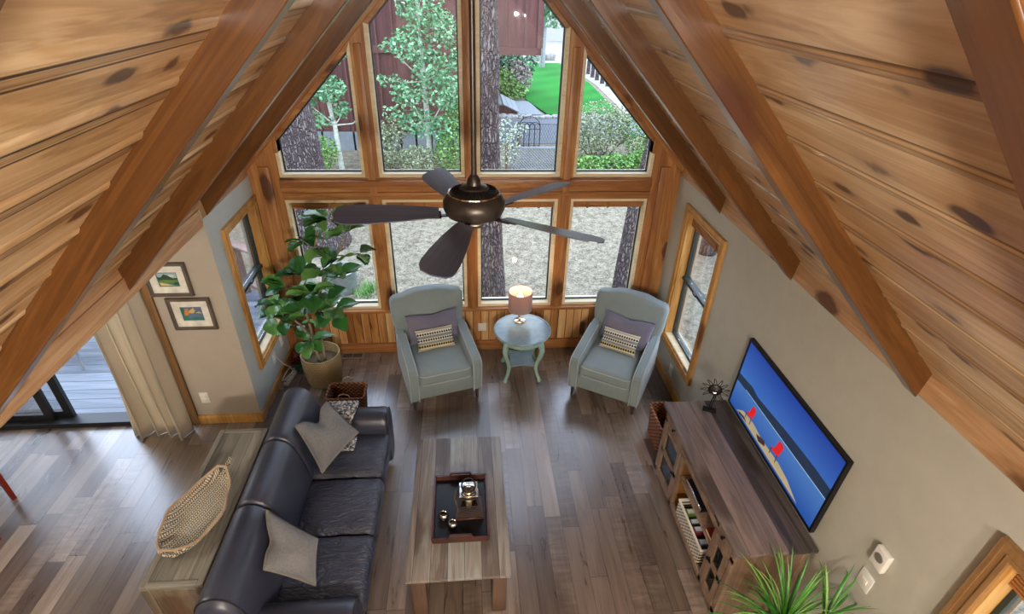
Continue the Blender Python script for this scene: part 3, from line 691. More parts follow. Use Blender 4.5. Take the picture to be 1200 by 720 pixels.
picture('framed_picture', 'framed mountain lake painting, higher of the two on the beige wall', -2.53, -2.205, 1.365, 1.66, [
    ('p_teal', [(-1, -1), (1, -1), (1, 1), (-1, 1)]), ('p_sky', [(-.9, .1), (.9, .1), (.9, .85), (-.9, .85)]), ('p_white', [(-.2, .4), (.3, .6), (.8, .5), (.5, .35)]),
    ('p_hill', [(-.9, -.1), (.9, -.1), (.9, .2), (.5, .15), (.1, .55), (-.25, .75), (-.6, .3), (-.9, .35)]), ('p_green', [(-.9, -.55), (.9, -.45), (.9, -.05), (.3, -.1), (-.4, -.02), (-.9, -.2)]),
    ('p_sand', [(-.8, -.85), (.5, -.85), (-.2, -.6), (-.9, -.4)]), ('p_hill', [(.4, -.7), (.9, -.8), (.9, -.4), (.6, -.35)])])
picture('framed_picture', 'framed teal painting with orange blooms, lower and right of the two', -2.44, -2.105, 1.045, 1.345, [
    ('p_blue', [(-1, -1), (1, -1), (1, 1), (-1, 1)]), ('p_teal', [(-1, -1), (1, -1), (1, -.6), (.2, -.5), (-.4, -.7), (-.6, .2), (-.7, 1), (-1, 1)]),
    ('p_orange', [(-.75, -.3), (-.45, -.25), (-.2, .2), (-.3, .7), (-.6, .65), (-.7, .2)]), ('p_yel', [(-.3, .1), (.1, .05), (.35, .4), (.2, .8), (-.1, .55), (-.25, .35)]), ('p_sand', [(.3, .1), (.7, .3), (.9, .0), (.6, .05)])])
# ------------------------------------------------------------------ television
t = thing('tv', 'large flat television on the right wall showing red chairs by a lake', 'television', (0, 0, 0))
ty0, ty1, tz0, tz1 = 1.83, 2.985, .818, 1.418
lean = lambda z: 1.948-.002+(z-tz0)/(tz1-tz0)*.022
P3 = lambda s, q, d=0: (lean(tz0+q*(tz1-tz0))-d, ty1+(ty0-ty1)*s, tz0+q*(tz1-tz0))
m = MB(); m.prism([P3(0, 0), P3(1, 0), P3(1, 1), P3(0, 1)], (.024, 0, 0)); m.b2(1.965, R-.001, 2.2, 2.6, .95, 1.3)
body = m.build('housing', 'black', t, flat=True)
m = MB(); q0 = [(0, 0), (1, 0), (1, 1), (0, 1)]; q1 = [(.014, .03), (.986, .03), (.986, .972), (.014, .972)]
ringprism(m, q0, q1, lambda p: P3(p[0], p[1], .006), lambda p: P3(p[0], p[1], 0)); m.build('bezel', 'black', t, flat=True)
M['tv_sky2'] = tv_grad('tv sky', 1.05, 1.42, '#4f8be6', '#2046b4'); M['tv_lake2'] = tv_grad('tv lake', .83, 1.12, '#2c5fc0', '#5d95e2')
pic = [('tv_sky2', [(0, 0), (1, 0), (1, 1), (0, 1)]), ('tv_lake2', [(0, 0), (1, 0), (1, .5), (0, .42)]),
       ('tv_hill', [(0, .38), (.3, .41), (.6, .43), (1, .46), (1, .60), (.85, .60), (.6, .57), (.4, .53), (.25, .50), (.17, .53), (.1, .51), (0, .49)]),
       ('tv_shore', [(.12, .395), (.5, .415), (1, .45), (1, .463), (.5, .428), (.12, .405)]),
       ('tv_dock', [(.10, .03), (.17, .13), (.30, .16), (.42, .13), (.62, .15), (.73, .12), (.86, .03)]), ('tv_dark', [(.12, .05), (.2, .08), (.24, .05), (.14, .03)]), ('tv_dark', [(.36, .1), (.45, .16), (.47, .1), (.4, .05)])]
def chair_pic(s, q, k, fl):
    g = lambda pts: [(s+k*fl*a, q+k*2*b) for a, b in pts]
    return [('tv_red', g([(-.035, -.01), (.03, -.015), (.035, .02), (.045, .07), (.02, .085), (-.01, .075), (-.02, .02)])), ('tv_red', g([(-.05, -.02), (.01, -.02), (.01, -.005), (-.05, -.002)])),
            ('tv_dark', g([(-.05, -.06), (-.042, -.06), (-.042, -.01), (-.05, -.01)])), ('tv_dark', g([(.02, -.065), (.028, -.065), (.024, -.01), (.016, -.01)]))]
pic += chair_pic(.25, .2, .9, 1)+chair_pic(.57, .23, 1.0, 1)
m = MB(); nm = []
for k, (a, poly) in enumerate(pic):
    m.mi = k; nm.append(a); m.raw([P3(.014+.972*p[0], .03+.942*p[1], .0008+.00025*k) for p in poly], [tuple(range(len(poly)))])
m.build('screen', nm, t, flat=True)
# ------------------------------------------------------------------ TV stand
SX, SZ = 1.50, .75
t = thing('media_console', 'long weathered wood media cabinet under the television', 'cabinet', (0, 0, 0))
Y_, Y2_ = 1.785, 3.035
top = MB(); top.b2(1.475, 1.985, 1.755, 3.075, SZ-.03, SZ, .006, 2); top.build('top', 'stand_top', t)
m = MB()
for y in (Y_, Y2_-.045): m.b2(SX, SX+.04, y, y+.045, 0, SZ-.03, .003, 1); m.b2(1.93, 1.97, y, y+.045, 0, SZ-.03, .003, 1)
m.b2(SX, SX+.03, Y_, Y2_, .05, .10, .003, 1); m.b2(SX, SX+.03, Y_, Y2_, .60, .64, .003, 1)
for y in (2.03, 2.655): m.b2(SX, SX+.03, y-.02, y+.02, .05, .62, .003, 1)
m.b2(SX+.01, 1.96, Y_+.005, Y_+.025, .05, SZ-.03); m.b2(SX+.01, 1.96, Y2_-.025, Y2_-.005, .05, SZ-.03); m.build('frame', 'stand', t)
m = MB(); m.b2(SX+.02, 1.96, Y_+.02, Y2_-.02, .07, .09); m.b2(1.95, 1.965, Y_+.02, Y2_-.02, .07, SZ-.03); m.b2(SX+.02, 1.95, Y_+.02, Y2_-.02, .615, .63)
for y in (2.03, 2.655): m.b2(SX+.03, 1.95, y-.01, y+.01, .09, .70)
m.build('carcass', 'stand_in', t, flat=True)
MB().b2(SX+.015, 1.95, 2.05, 2.637, .385, .403, .003, 1).build('shelf', 'stand', t)
for (a, b, s) in ((Y_+.05, 2.01, 1), (2.675, Y2_-.05, -1)):
    q = [(a, .105), (b, .105), (b, .595), (a, .595)]; f = lambda x: (lambda p: (x, p[0], p[1]))
    m = MB(); ringprism(m, q, inset(q, .042), f(SX-.006), f(SX+.016)); m.b2(SX-.006, SX+.016, a, b, .33, .37)
    dr = m.build('door', 'stand', t, flat=True); m = MB(); m.b2(SX+.006, SX+.01, a+.03, b-.03, .13, .57); m.build('pane', 'smoke', dr, flat=True)
    yk = b-.02 if s > 0 else a+.02
    MB().lathe([(0, 0), (.006, 0), (.005, .012), (.012, .018), (.013, .024), (0, .03)], n=14).xf(Matrix.Translation((SX-.006, yk, .37)) @ Matrix.Rotation(-PI/2, 4, 'Y')).build('knob', 'black', dr)
    dw = MB(); dw.b2(SX-.006, SX+.016, a, b, .648, .712, .004, 1); dw.b2(SX+.016, SX+.25, a+.01, b-.01, .65, .70); dwo = dw.build('drawer', 'stand', t)
    MB().lathe([(0, 0), (.006, 0), (.005, .012), (.012, .018), (.013, .024), (0, .03)], n=14).xf(Matrix.Translation((SX-.006, (a+b)/2, .68)) @ Matrix.Rotation(-PI/2, 4, 'Y')).build('knob', 'black', dwo)
# things kept in the stand
t = thing('media_player', 'silver and black media player on the middle shelf of the cabinet', 'media player', (1.61, 2.43, .404))
MB().b2(-.07, .12, -.13, .13, .006, .05, .006, 2).build('housing', 'black', t); MB().b2(-.076, -.069, -.132, .132, .006, .052, .003, 1).build('front_panel', 'chrome', t)
for a in (-.05, .1):
    for b in (-.11, .11): MB().lathe([(0, 0), (.008, 0), (.008, .006), (0, .006)], (a, b, 0), 10).build('foot', 'black', t)
t = thing('book', 'small red and white book lying at the near end of the middle shelf', 'book', (1.60, 2.12, .404))
MB().b2(-.07, .07, -.045, .045, .002, .026).build('pages', 'cream', t); m = MB(); m.b2(-.073, .073, -.048, .048, .0, .003); m.b2(-.073, .073, -.048, .048, .026, .029); m.b2(.07, .073, -.048, .048, 0, .029); m.build('cover', 'tv_book' if 'tv_book' in M else 'redwood', t, flat=True)
t = thing('storage_basket', 'black and white woven basket low inside the media cabinet', 'basket', (1.60, 2.33, .091))
def checker():
    g = G('black and white weave'); X = g.sep(g.mp(g.co(), (90, 90, 90), rot=(PI/4, 0, 0))); a = g.ma('FRACT', g.ma('MULTIPLY', X[1], .5)); b = g.ma('FRACT', g.ma('MULTIPLY', X[2], .5))
    f = g.ma('MULTIPLY', g.ma('GREATER_THAN', a, .4), g.ma('GREATER_THAN', b, .4)); return g.fin(g.mix(f, hx('#d8d3c6'), hx('#1d1b1a')), .8, 0, .2)
M['checker'] = checker()
m = MB(); ringprism(m, [(-.09, -.215), (.09, -.215), (.09, .215), (-.09, .215)], [(-.083, -.208), (.083, -.208), (.083, .208), (-.083, .208)], lambda p: (p[0], p[1], .15), lambda p: (p[0], p[1], 0)); m.b2(-.085, .085, -.21, .21, 0, .006); m.build('sides', 'checker', t, flat=True)
m = MB(); ringprism(m, [(-.094, -.219), (.094, -.219), (.094, .219), (-.094, .219)], [(-.08, -.205), (.08, -.205), (.08, .205), (-.08, .205)], lambda p: (p[0], p[1], .158), lambda p: (p[0], p[1], .146)); m.build('rim', 'cream', t, flat=True)
for k, (yy, c, h, lab) in enumerate(((2.20, 'p_blue', .125, 'blue disc case standing in the woven basket, nearest the right door'), (2.30, 'tv_case_r', .13, 'red disc case standing in the woven basket'), (2.37, 'black', .12, 'black disc case standing in the middle of the woven basket'), (2.45, 'p_green', .13, 'green disc case standing in the woven basket, farthest from the viewer'))):
    if c == 'tv_case_r': M[c] = plain('magenta case', '#7d2440', .35)
    t = thing('disc_case', lab, 'disc case', (1.60, yy, .098), 0, 'disc cases in the woven basket')
    MB().box((0, 0, h/2), (.14, .05, h), 0, .003, 1).build('case', c, t); MB().box((0, 0, h+.0006), (.11, .035, .001)).build('paper_insert', 'p_white', t)
for k, (yy, lab) in enumerate(((2.60, 'black remote control in the open slot under the cabinet top, at its far end'), (2.50, 'second black remote control along the open slot under the cabinet top'))):
    t = thing('remote_control', lab, 'remote', (1.56, yy, .631), .2, 'remotes in the cabinet slot')
    MB().box((0, 0, .011), (.045, .075 if k else .08, .02), 0, .006, 2).build('housing', 'black', t)
    m = MB()
    for a in range(3):
        for b in range(3): m.lathe([(.005, 0), (.005, .004), (0, .004)], (-.012+.012*a, -.02+.02*b, .02), 8)
    m.build('buttons', 'white', t)
t = thing('game_controller', 'black and silver gadget in the cabinet slot beside the near drawer', 'controller', (1.545, 2.08, .631))
MB().soft((0, 0, .022), (.035, .04, .02), .012).build('housing', 'black', t); m = MB(); m.lathe([(.012, 0), (.012, .01), (.008, .014), (0, .014)], (-.012, -.015, .04), 12); m.lathe([(.009, 0), (.009, .008), (0, .008)], (.01, .018, .04), 12); m.build('thumbstick', 'chrome', t)
# sun sculpture
t = thing('sun_sculpture', 'black metal sun sculpture on the far end of the media cabinet', 'sculpture', (1.80, 2.965, SZ), math.radians(-25))
MB().box((0, 0, .006), (.10, .05, .012), 0, .002, 1).build('base', 'black', t)
m = MB(); m.tube([(.0, 0, .01), (-.008, 0, .05), (-.004, 0, .10), (.006, 0, .15)], .004, 6); m.tube([(.014, 0, .01), (.006, 0, .05), (.010, 0, .10), (.016, 0, .15)], .004, 6); m.build('stem', 'black', t)
cz = .205; m = MB(); m.tube([(.045*math.cos(a), 0, cz+.045*math.sin(a)) for a in [2*PI*i/24 for i in range(24)]], .007, 8, closed=True); m.build('ring', 'black', t)
m = MB(); m.lathe([(0, -.008), (.03, -.006), (.042, 0), (.03, .006), (0, .012)], n=24).xf(Matrix.Translation((0, 0, cz)) @ Matrix.Rotation(PI/2, 4, 'X')); m.build('face', 'bronze', t)
m = MB(); m.tube([(-.02, -.012, cz+.012), (-.012, -.014, cz+.016), (-.004, -.013, cz+.012)], .002, 5); m.tube([(.02, -.012, cz+.012), (.012, -.014, cz+.016), (.004, -.013, cz+.012)], .002, 5); m.tube([(0, -.014, cz+.008), (.004, -.018, cz-.006), (0, -.014, cz-.008)], .003, 5); m.tube([(-.014, -.012, cz-.016), (0, -.014, cz-.022), (.014, -.012, cz-.016)], .0025, 5); m.build('features', 'chrome', t)
for k in range(12):
    if k == 8: continue
    a = 2*PI*k/12+.2; c, s = math.cos(a), math.sin(a); pt = lambda r, o: (r*c-o*s, 0, cz+r*s+o*c)
    MB().tube([pt(.05, -.012), pt(.075, -.010), pt(.10, -.002), pt(.105, .003), pt(.095, .006), pt(.07, .006), pt(.05, .010)], .0028, 5).build('ray', 'black', t)
# wicker basket at the far end of the stand
def rect_basket(name, label, loc, w, d, h, mat, rz=0, handles=False):
    t = thing(name, label, 'basket', loc, rz); f = lambda z, k: (lambda p: (p[0]*k, p[1]*k, z))
    def loop(a, b, r=.03): 
        o = []
        for cx, cy, a0 in ((a-r, b-r, 0), (-(a-r), b-r, 1), (-(a-r), -(b-r), 2), (a-r, -(b-r), 3)):
            for i in range(5): an = PI/2*(a0+i/4); o.append((cx+r*math.cos(an), cy+r*math.sin(an)))
        return o
    o, i_ = loop(w/2, d/2), loop(w/2-.012, d/2-.012, .02); m = MB()
    ringprism(m, o, i_, f(h, 1), f(0, .86)); m.prism([(p[0]*.86, p[1]*.86, 0) for p in i_], (0, 0, .01)); m.build('sides', mat, t, flat=True)
    MB().tube([(p[0], p[1], h) for p in o], .011, 7, closed=True).build('rim', mat, t)
    if handles:
        for sg in (-1, 1): MB().tube([(-.05, sg*d/2, h), (-.045, sg*(d/2+.01), h+.05), (0, sg*(d/2+.012), h+.07), (.045, sg*(d/2+.01), h+.05), (.05, sg*d/2, h)], .006, 7).build('handle', 'seagrass', t)
    return t
rect_basket('wicker_basket', 'red brown wicker basket on the floor between armchair and media cabinet', (1.68, 3.38, 0), .20, .34, .30, 'wicker')
rect_basket('rattan_basket', 'dark rattan basket with a cream loop handle behind the sofa arm', (-1.18, 3.86, 0), .34, .22, .30, 'rattan', 0, True)
# ------------------------------------------------------------------ sofa
SY0, SY1 = 1.52, 3.38
t = thing('leather_sofa', 'dark slate leather three seat sofa facing the coffee table', 'sofa', (0, 0, 0))
m = MB(); m.b2(-1.46, -.75, SY0+.06, SY1-.05, .07, .30, .03, 3); m.build('base', 'leather_s', t)
yc = [1.79, 2.265, 2.735, 3.185]
for k in range(3):
    a, b = yc[k]+.004, yc[k+1]-.004
    m = MB(); m.soft((-.965, (a+b)/2, .365), (.27, (b-a)/2, .088), .05, .022, .007, k*5.0); c = m.build('seat_cushion', 'leather', t)
    pts = []
    for z in (.425,):
        pts = [(-1.2, a+.012, z), (-.75, a+.012, z), (-.712, a+.045, z), (-.70, (a+b)/2, z), (-.712, b-.045, z), (-.75, b-.012, z), (-1.2, b-.012, z)]
    MB().tube(pts, .006, 6).build('piping', 'seam', c)
yb_ = [1.62, 2.22, 2.745, 3.30]
prof = [(-1.44, .10), (-1.475, .35), (-1.50, .58), (-1.505, .72), (-1.485, .80), (-1.44, .845), (-1.385, .86), (-1.33, .845), (-1.285, .80), (-1.255, .72), (-1.225, .60), (-1.205, .48), (-1.20, .38), (-1.22, .12)]
cx = sum(p[0] for p in prof)/len(prof); czz = sum(p[1] for p in prof)/len(prof)
def smooth_loop(p, n=3):
    for _ in range(n):
        q = []
        for i in range(len(p)):
            a, b = Vector(p[i]), Vector(p[(i+1) % len(p)]); q += [tuple(a*.75+b*.25), tuple(a*.25+b*.75)]
        p = q
    return p
pr = smooth_loop(prof, 2)
for k in range(3):
    a, b = yb_[k]+.002, yb_[k+1]-.002; m = MB(); n = len(pr); rings = []; r = .03
    stp = [(a+r*(1-math.cos(i*PI/2/4)), 1-.13*(1-math.sin(i*PI/2/4))) for i in range(5)]+[(a+r+(b-a-2*r)*i/6, 1) for i in range(1, 6)]+[(b-r*(1-math.cos(i*PI/2/4)), 1-.13*(1-math.sin(i*PI/2/4))) for i in range(4, -1, -1)]
    if k == 0: stp[:5] = [(a-.03+.06*i/4, .86+.14*math.sin(i*PI/8)) for i in range(5)]
    V = []; F = []
    for y, s_ in stp: V += [(cx+(p[0]-cx)*s_, y, czz+(p[1]-czz)*s_) for p in pr]
    for i in range(len(stp)-1):
        for q in range(n): F.append((i*n+q, i*n+(q+1) % n, (i+1)*n+(q+1) % n, (i+1)*n+q))
    F.append(tuple(range(n))[::-1]); F.append(tuple(range((len(stp)-1)*n, len(stp)*n)))
    m.raw(V, F); bo = m.build('back_cushion', 'leather_s', t, sharp=60)
    for yy in ([a+.008] if k == 0 else []): MB().tube([(cx+(p[0]-cx)*.99, yy, czz+(p[1]-czz)*.99) for p in pr[6:46]], .005, 6).build('piping', 'seam', bo)
def arm(y0, y1, tag_):
    w = y1-y0; ym = (y0+y1)/2
    pf = [(y0+.02, .06), (y0, .30), (y0-.005, .50), (y0+.015, .56), (y0+.06, .595), (ym, .605), (y1-.06, .595), (y1-.015, .56), (y1+.005, .50), (y1, .30), (y1-.02, .06)]
    pf = smooth_loop(pf, 2); n = len(pf); cy = ym; cz_ = .35; V = []; F = []
    xs = [(-1.40, .9), (-1.37, 1), (-1.0, 1), (-.76, 1), (-.735, .985), (-.715, .95), (-.705, .90)]
    m = MB()
    for x, s_ in xs: V += [(x, cy+(p[0]-cy)*s_, cz_+(p[1]-cz_)*s_) for p in pf]
    for i in range(len(xs)-1):
        for q in range(n): F.append((i*n+q, i*n+(q+1) % n, (i+1)*n+(q+1) % n, (i+1)*n+q))
    F.append(tuple(range(n))[::-1]); F.append(tuple(range((len(xs)-1)*n, len(xs)*n)))
    m.raw(V, F); o = m.build('arm', 'leather_s', t, sharp=60)
    MB().tube([(-.715, cy+(p[0]-cy)*.955, cz_+(p[1]-cz_)*.955) for p in pf[2:-2]], .006, 6).build('piping', 'seam', o)
    return o
arm(1.545, 1.785, 'near'); arm(3.15, 3.37, 'far')
for x in (-1.42, -.80):
    for y in (1.62, 3.30): MB().lathe([(0, 0), (.022, 0), (.03, .07), (0, .07)], (x, y, 0), 14).build('leg', 'black', t)
def place_pillow(name, label, w, h, tck, mat, loc, rot, chop=0, group=None, cat='pillow', trim=None, seed=0):
    m = MB(); ring = m.pillow(w, h, tck, 18, .06, chop, seed); o = m.build(name, mat, None, sharp=80)
    o.location = loc; o.rotation_euler = rot; tag(o, label, cat, group)
    if trim: MB().tube(ring, .005, 6, closed=True).build('piping', trim, o)
    return o
def quad_pillow(name, label, cat, corners, tck, mat, notch, trim, group, seed=0, n=20, lean=(0, 0, 1)):
    """pillow spanned by four corners; the edge corners[3]-corners[2] carries the pressed-in notch"""
    A, B, C, D = [Vector(c) for c in corners]; o0 = (A+B+C+D)/4; nn = ((C-A).cross(D-B)).normalized()
    if nn.z < 0: nn = -nn
    m = MB(); V = {}; g = lambda i, j, sd: V[(i, j, 0 if (i in (0, n) or j in (0, n)) else sd)]
    for sd in (-1, 1):
        for i in range(n+1):
            for j in range(n+1):
                edge = i in (0, n) or j in (0, n); key = (i, j, 0 if edge else sd)
                if key in V: continue
                u = .5-.5*math.cos(PI*i/n); v = .5-.5*math.cos(PI*j/n); u = .5*u+.5*i/n; v = .5*v+.5*j/n; U_, V_ = 2*u-1, 2*v-1
                uu = .5+.5*U_*(1-.05*(1-V_*V_)); vv = .5+.5*V_*(1-.05*(1-U_*U_))
                q = math.exp(-(U_/.36)**2)*max(0, (V_+.3)/1.3)**1.4; vv -= notch*q
                p = (A*(1-uu)+B*uu)*(1-vv)+(D*(1-uu)+C*uu)*vv
                k = max(0, (1-U_**4)*(1-V_**4))**.5*(.7+.3*(1-U_*U_)*(1-V_*V_))
                h = 0 if edge else sd*tck/2*k*(1-.55*q)+.008*mnoise.noise(Vector((U_*3, V_*3, seed+sd)))
                V[key] = m.bm.verts.new(p+nn*h-o0)
    for sd in (-1, 1):
        for i in range(n):
            for j in range(n):
                q = [g(i, j, sd), g(i+1, j, sd), g(i+1, j+1, sd), g(i, j+1, sd)]
                if sd > 0: q.reverse()
                try: m.bm.faces.new(q)
                except ValueError: pass
    ring = [(i, 0) for i in range(n)]+[(n, j) for j in range(n)]+[(i, n) for i in range(n, 0, -1)]+[(0, j) for j in range(n, 0, -1)]
    rp = [V[(i, j, 0)].co.copy() for i, j in ring]; o = m.build(name, mat, None, sharp=80); o.location = o0; tag(o, label, cat, group)
    MB().tube(rp, .005, 6, closed=True).build('piping', trim, o); return o
# ------------------------------------------------------------------ console table behind the sofa
t = thing('console_table', 'grey driftwood console table standing behind the sofa', 'table', (0, 0, 0))
CX0, CX1, CY0, CY1, CZ = -1.868, -1.53, 1.80, 2.99, .72
for a in (CX0, CX1-.035): MB().b2(a, a+.035, CY0, CY1, CZ-.035, CZ, .004, 1).build('top_border', 'console_y', t)
for a in (CY0, CY1-.035): MB().b2(CX0+.035, CX1-.035, a, a+.035, CZ-.035, CZ, .004, 1).build('top_border', 'console_x', t)
MB().b2(CX0+.035, CX1-.035, CY0+.035, CY1-.035, CZ-.03, CZ-.006).build('top', 'console', t, flat=True)
for y, s in ((CY0, 1), (CY1-.04, -1)):
    m = MB(); m.b2(CX0, CX0+.05, y, y+.04, 0, CZ-.035, .004, 1); m.b2(CX1-.05, CX1, y, y+.04, 0, CZ-.035, .004, 1); m.b2(CX0+.05, CX1-.05, y, y+.04, .0, .06, .004, 1); m.b2(CX0+.05, CX1-.05, y, y+.04, CZ-.10, CZ-.035, .004, 1); m.b2(CX0+.05, CX1-.05, y+.012, y+.028, .06, CZ-.1); m.build('end_panel', 'console_z', t)
MB().b2(CX0+.01, CX1-.01, CY0+.04, CY1-.04, .12, .145, .003, 1).build('shelf', 'console_y', t)
# leaf shaped woven tray
t = thing('leaf_tray', 'leaf shaped woven straw tray on the console table', 'tray', (-1.715, 2.29, CZ), math.radians(-8))
def leafw(v): return .158*math.sin(PI*min(1, max(0, v))**.85)**.8
m = MB(); nv, nu = 40, 20; V = []; F = []
for i in range(nv+1):
    v = i/nv; y = -.335+.60*v; wd = leafw(.04+.92*v)*(1+.05*math.sin(v*16))
    for j_ in range(nu+1):
        u = -1+2*j_/nu; lip = max(0, abs(u)-.55)/.45; tip = max(0, abs(v-.5)-.36)/.14
        V.append((u*wd, y, .012+.05*lip**1.6+.03*tip**1.5+.006*math.sin(v*11+u*2)*lip))
for i in range(nv):
    for j_ in range(nu): a = i*(nu+1)+j_; F.append((a, a+1, a+nu+2, a+nu+1))
m.raw(V, F); o = m.build('leaf', 'plait', t, sharp=70); s_ = o.modifiers.new('thick', 'SOLIDIFY'); s_.thickness = .010; s_.offset = 1
edge = [V[i*(nu+1)] for i in range(nv+1)]+[V[i*(nu+1)+nu] for i in range(nv, -1, -1)]
MB().tube(edge, .009, 6, closed=True).build('rim', 'rope', t)
m = MB()
for q in range(2): m.tube([(.006*math.sin(k*.9+PI*q), .25+.013*k, .03+.004*k+.006*math.cos(k*.9+PI*q)) for k in range(10)], .010, 6)
m.build('stem', 'plait', t)
# ------------------------------------------------------------------ coffee table and what is on it
t = thing('coffee_table', 'rectangular plank coffee table in the middle of the room', 'table', (0, 0, 0))
TX0, TX1, TY0, TY1, TZ = -.468, .18, 1.905, 3.075, .45
MB().b2(TX0, TX1, TY0, TY1, TZ-.028, TZ, .005, 2).build('top', 'ctop', t)
for x in (TX0+.025, TX1-.115):
    for y in (TY0+.03, TY1-.12): MB().b2(x, x+.09, y, y+.09, 0, TZ-.028, .005, 2).build('leg', 'cleg', t)
m = MB(); m.b2(TX0+.11, TX1-.11, TY0+.045, TY0+.07, TZ-.10, TZ-.028); m.b2(TX0+.11, TX1-.11, TY1-.07, TY1-.045, TZ-.10, TZ-.028); m.b2(TX0+.04, TX0+.065, TY0+.12, TY1-.12, TZ-.10, TZ-.028); m.b2(TX1-.065, TX1-.04, TY0+.12, TY1-.12, TZ-.10, TZ-.028); m.build('apron', 'cleg', t, flat=True)
t = thing('serving_tray', 'dark wooden serving tray on the coffee table', 'tray', (-.133, 2.405, TZ), 0)
w, d, h = .36, .51, .048
MB().b2(-w/2+.006, w/2-.006, -d/2+.006, d/2-.006, .001, .010).build('base', 'black', t)
m = MB()
for sx in (-1, 1): m.prism([(sx*w/2, -d/2, 0), (sx*w/2, d/2, 0), (sx*(w/2+.008), d/2, h), (sx*(w/2+.008), -d/2, h)], (-sx*.012, 0, 0))
for sy in (-1, 1): m.prism([(-w/2, sy*d/2, 0), (w/2, sy*d/2, 0), (w/2+.008, sy*(d/2+.006), h), (-w/2-.008, sy*(d/2+.006), h)], (0, -sy*.012, 0))
m.build('rim', 'traywood', t, flat=True)
for sy in (-1, 1):
    m = MB(); q = [(-.085, h-.004), (.085, h-.004), (.07, h+.03), (-.07, h+.03)]; ringprism(m, q, inset(q, .011), lambda p: (p[0], sy*(d/2+.005), p[1]), lambda p: (p[0], sy*(d/2-.008), p[1])); m.build('handle', 'traywood', t, flat=True)
# lantern
t = thing('lantern', 'pyramid lantern with a silver cap and ring on the serving tray', 'lantern', (-.075, 2.40, TZ+.0105), math.radians(2))
bw, tw, bh = .086, .050, .185
MB().box((0, 0, .008), (.19, .19, .016), 0, .003, 1).build('base', 'traywood', t)
m = MB()
for sx in (-1, 1):
    for sy in (-1, 1): m.tube([(sx*bw, sy*bw, .016), (sx*tw, sy*tw, bh)], .007, 4)
for k in range(11):
    f_ = (k+.5)/11; z = .02+(bh-.02)*f_; r = bw+(tw-bw)*(z-.016)/(bh-.016)
    if .55 < f_ < .85: continue
    m.box((0, -r, z), (2*r, .005, .010)); m.box((0, r, z), (2*r, .005, .010)); m.box((-r, 0, z), (.005, 2*r, .010)); m.box((r, 0, z), (.005, 2*r, .010))
m.build('slatted_body', 'chairleg', t, flat=True)
MB().lathe([(0, .02), (.03, .02), (.045, .06), (.04, .12), (.025, .15), (0, .16)], n=24).build('globe', 'amber', t)
MB().lathe([(0, .02), (.018, .02), (.018, .09), (0, .095)], n=16).build('candle', 'cream', t)
m = MB(); m.box((0, 0, bh+.006), (.125, .125, .012), 0, .003, 1); m.lathe([(.045, bh+.012), (.042, bh+.03), (.02, bh+.036), (0, bh+.036)], n=24); m.build('cap', 'chrome', t)
m = MB(); m.tube([(.045*math.cos(a), .0+.045*math.sin(a), bh+.052+.012*math.sin(a)) for a in [2*PI*i/28 for i in range(28)]], .006, 8, closed=True); m.build('ring', 'black', t)
m = MB(); m.tube([(-.055, .03, bh+.01), (-.085, .0, bh+.03), (-.095, -.05, bh-.01), (-.075, -.085, bh-.06), (-.05, -.08, bh-.09)], .004, 7); m.build('bail', 'bronze', t)
for k, (x, y, lab) in enumerate(((-.247, 2.325, 'round glass candle holder on the serving tray, farther left of the pair'), (-.185, 2.255, 'round glass candle holder on the serving tray, nearer the tray edge'))):
    t = thing('candle_holder', lab, 'candle holder', (x, y, TZ+.0105), 0, 'glass candle holders on the tray')
    MB().lathe([(0, .003), (.022, .003), (.034, .02), (.036, .034), (.028, .052), (.022, .058), (.02, .056), (.026, .05), (.032, .034), (.03, .02), (.02, .008), (0, .008)], n=24).build('bowl', 'chrome', t)
    MB().lathe([(0, .009), (.019, .009), (.019, .03), (0, .03)], n=16).build('candle', 'cream', t)
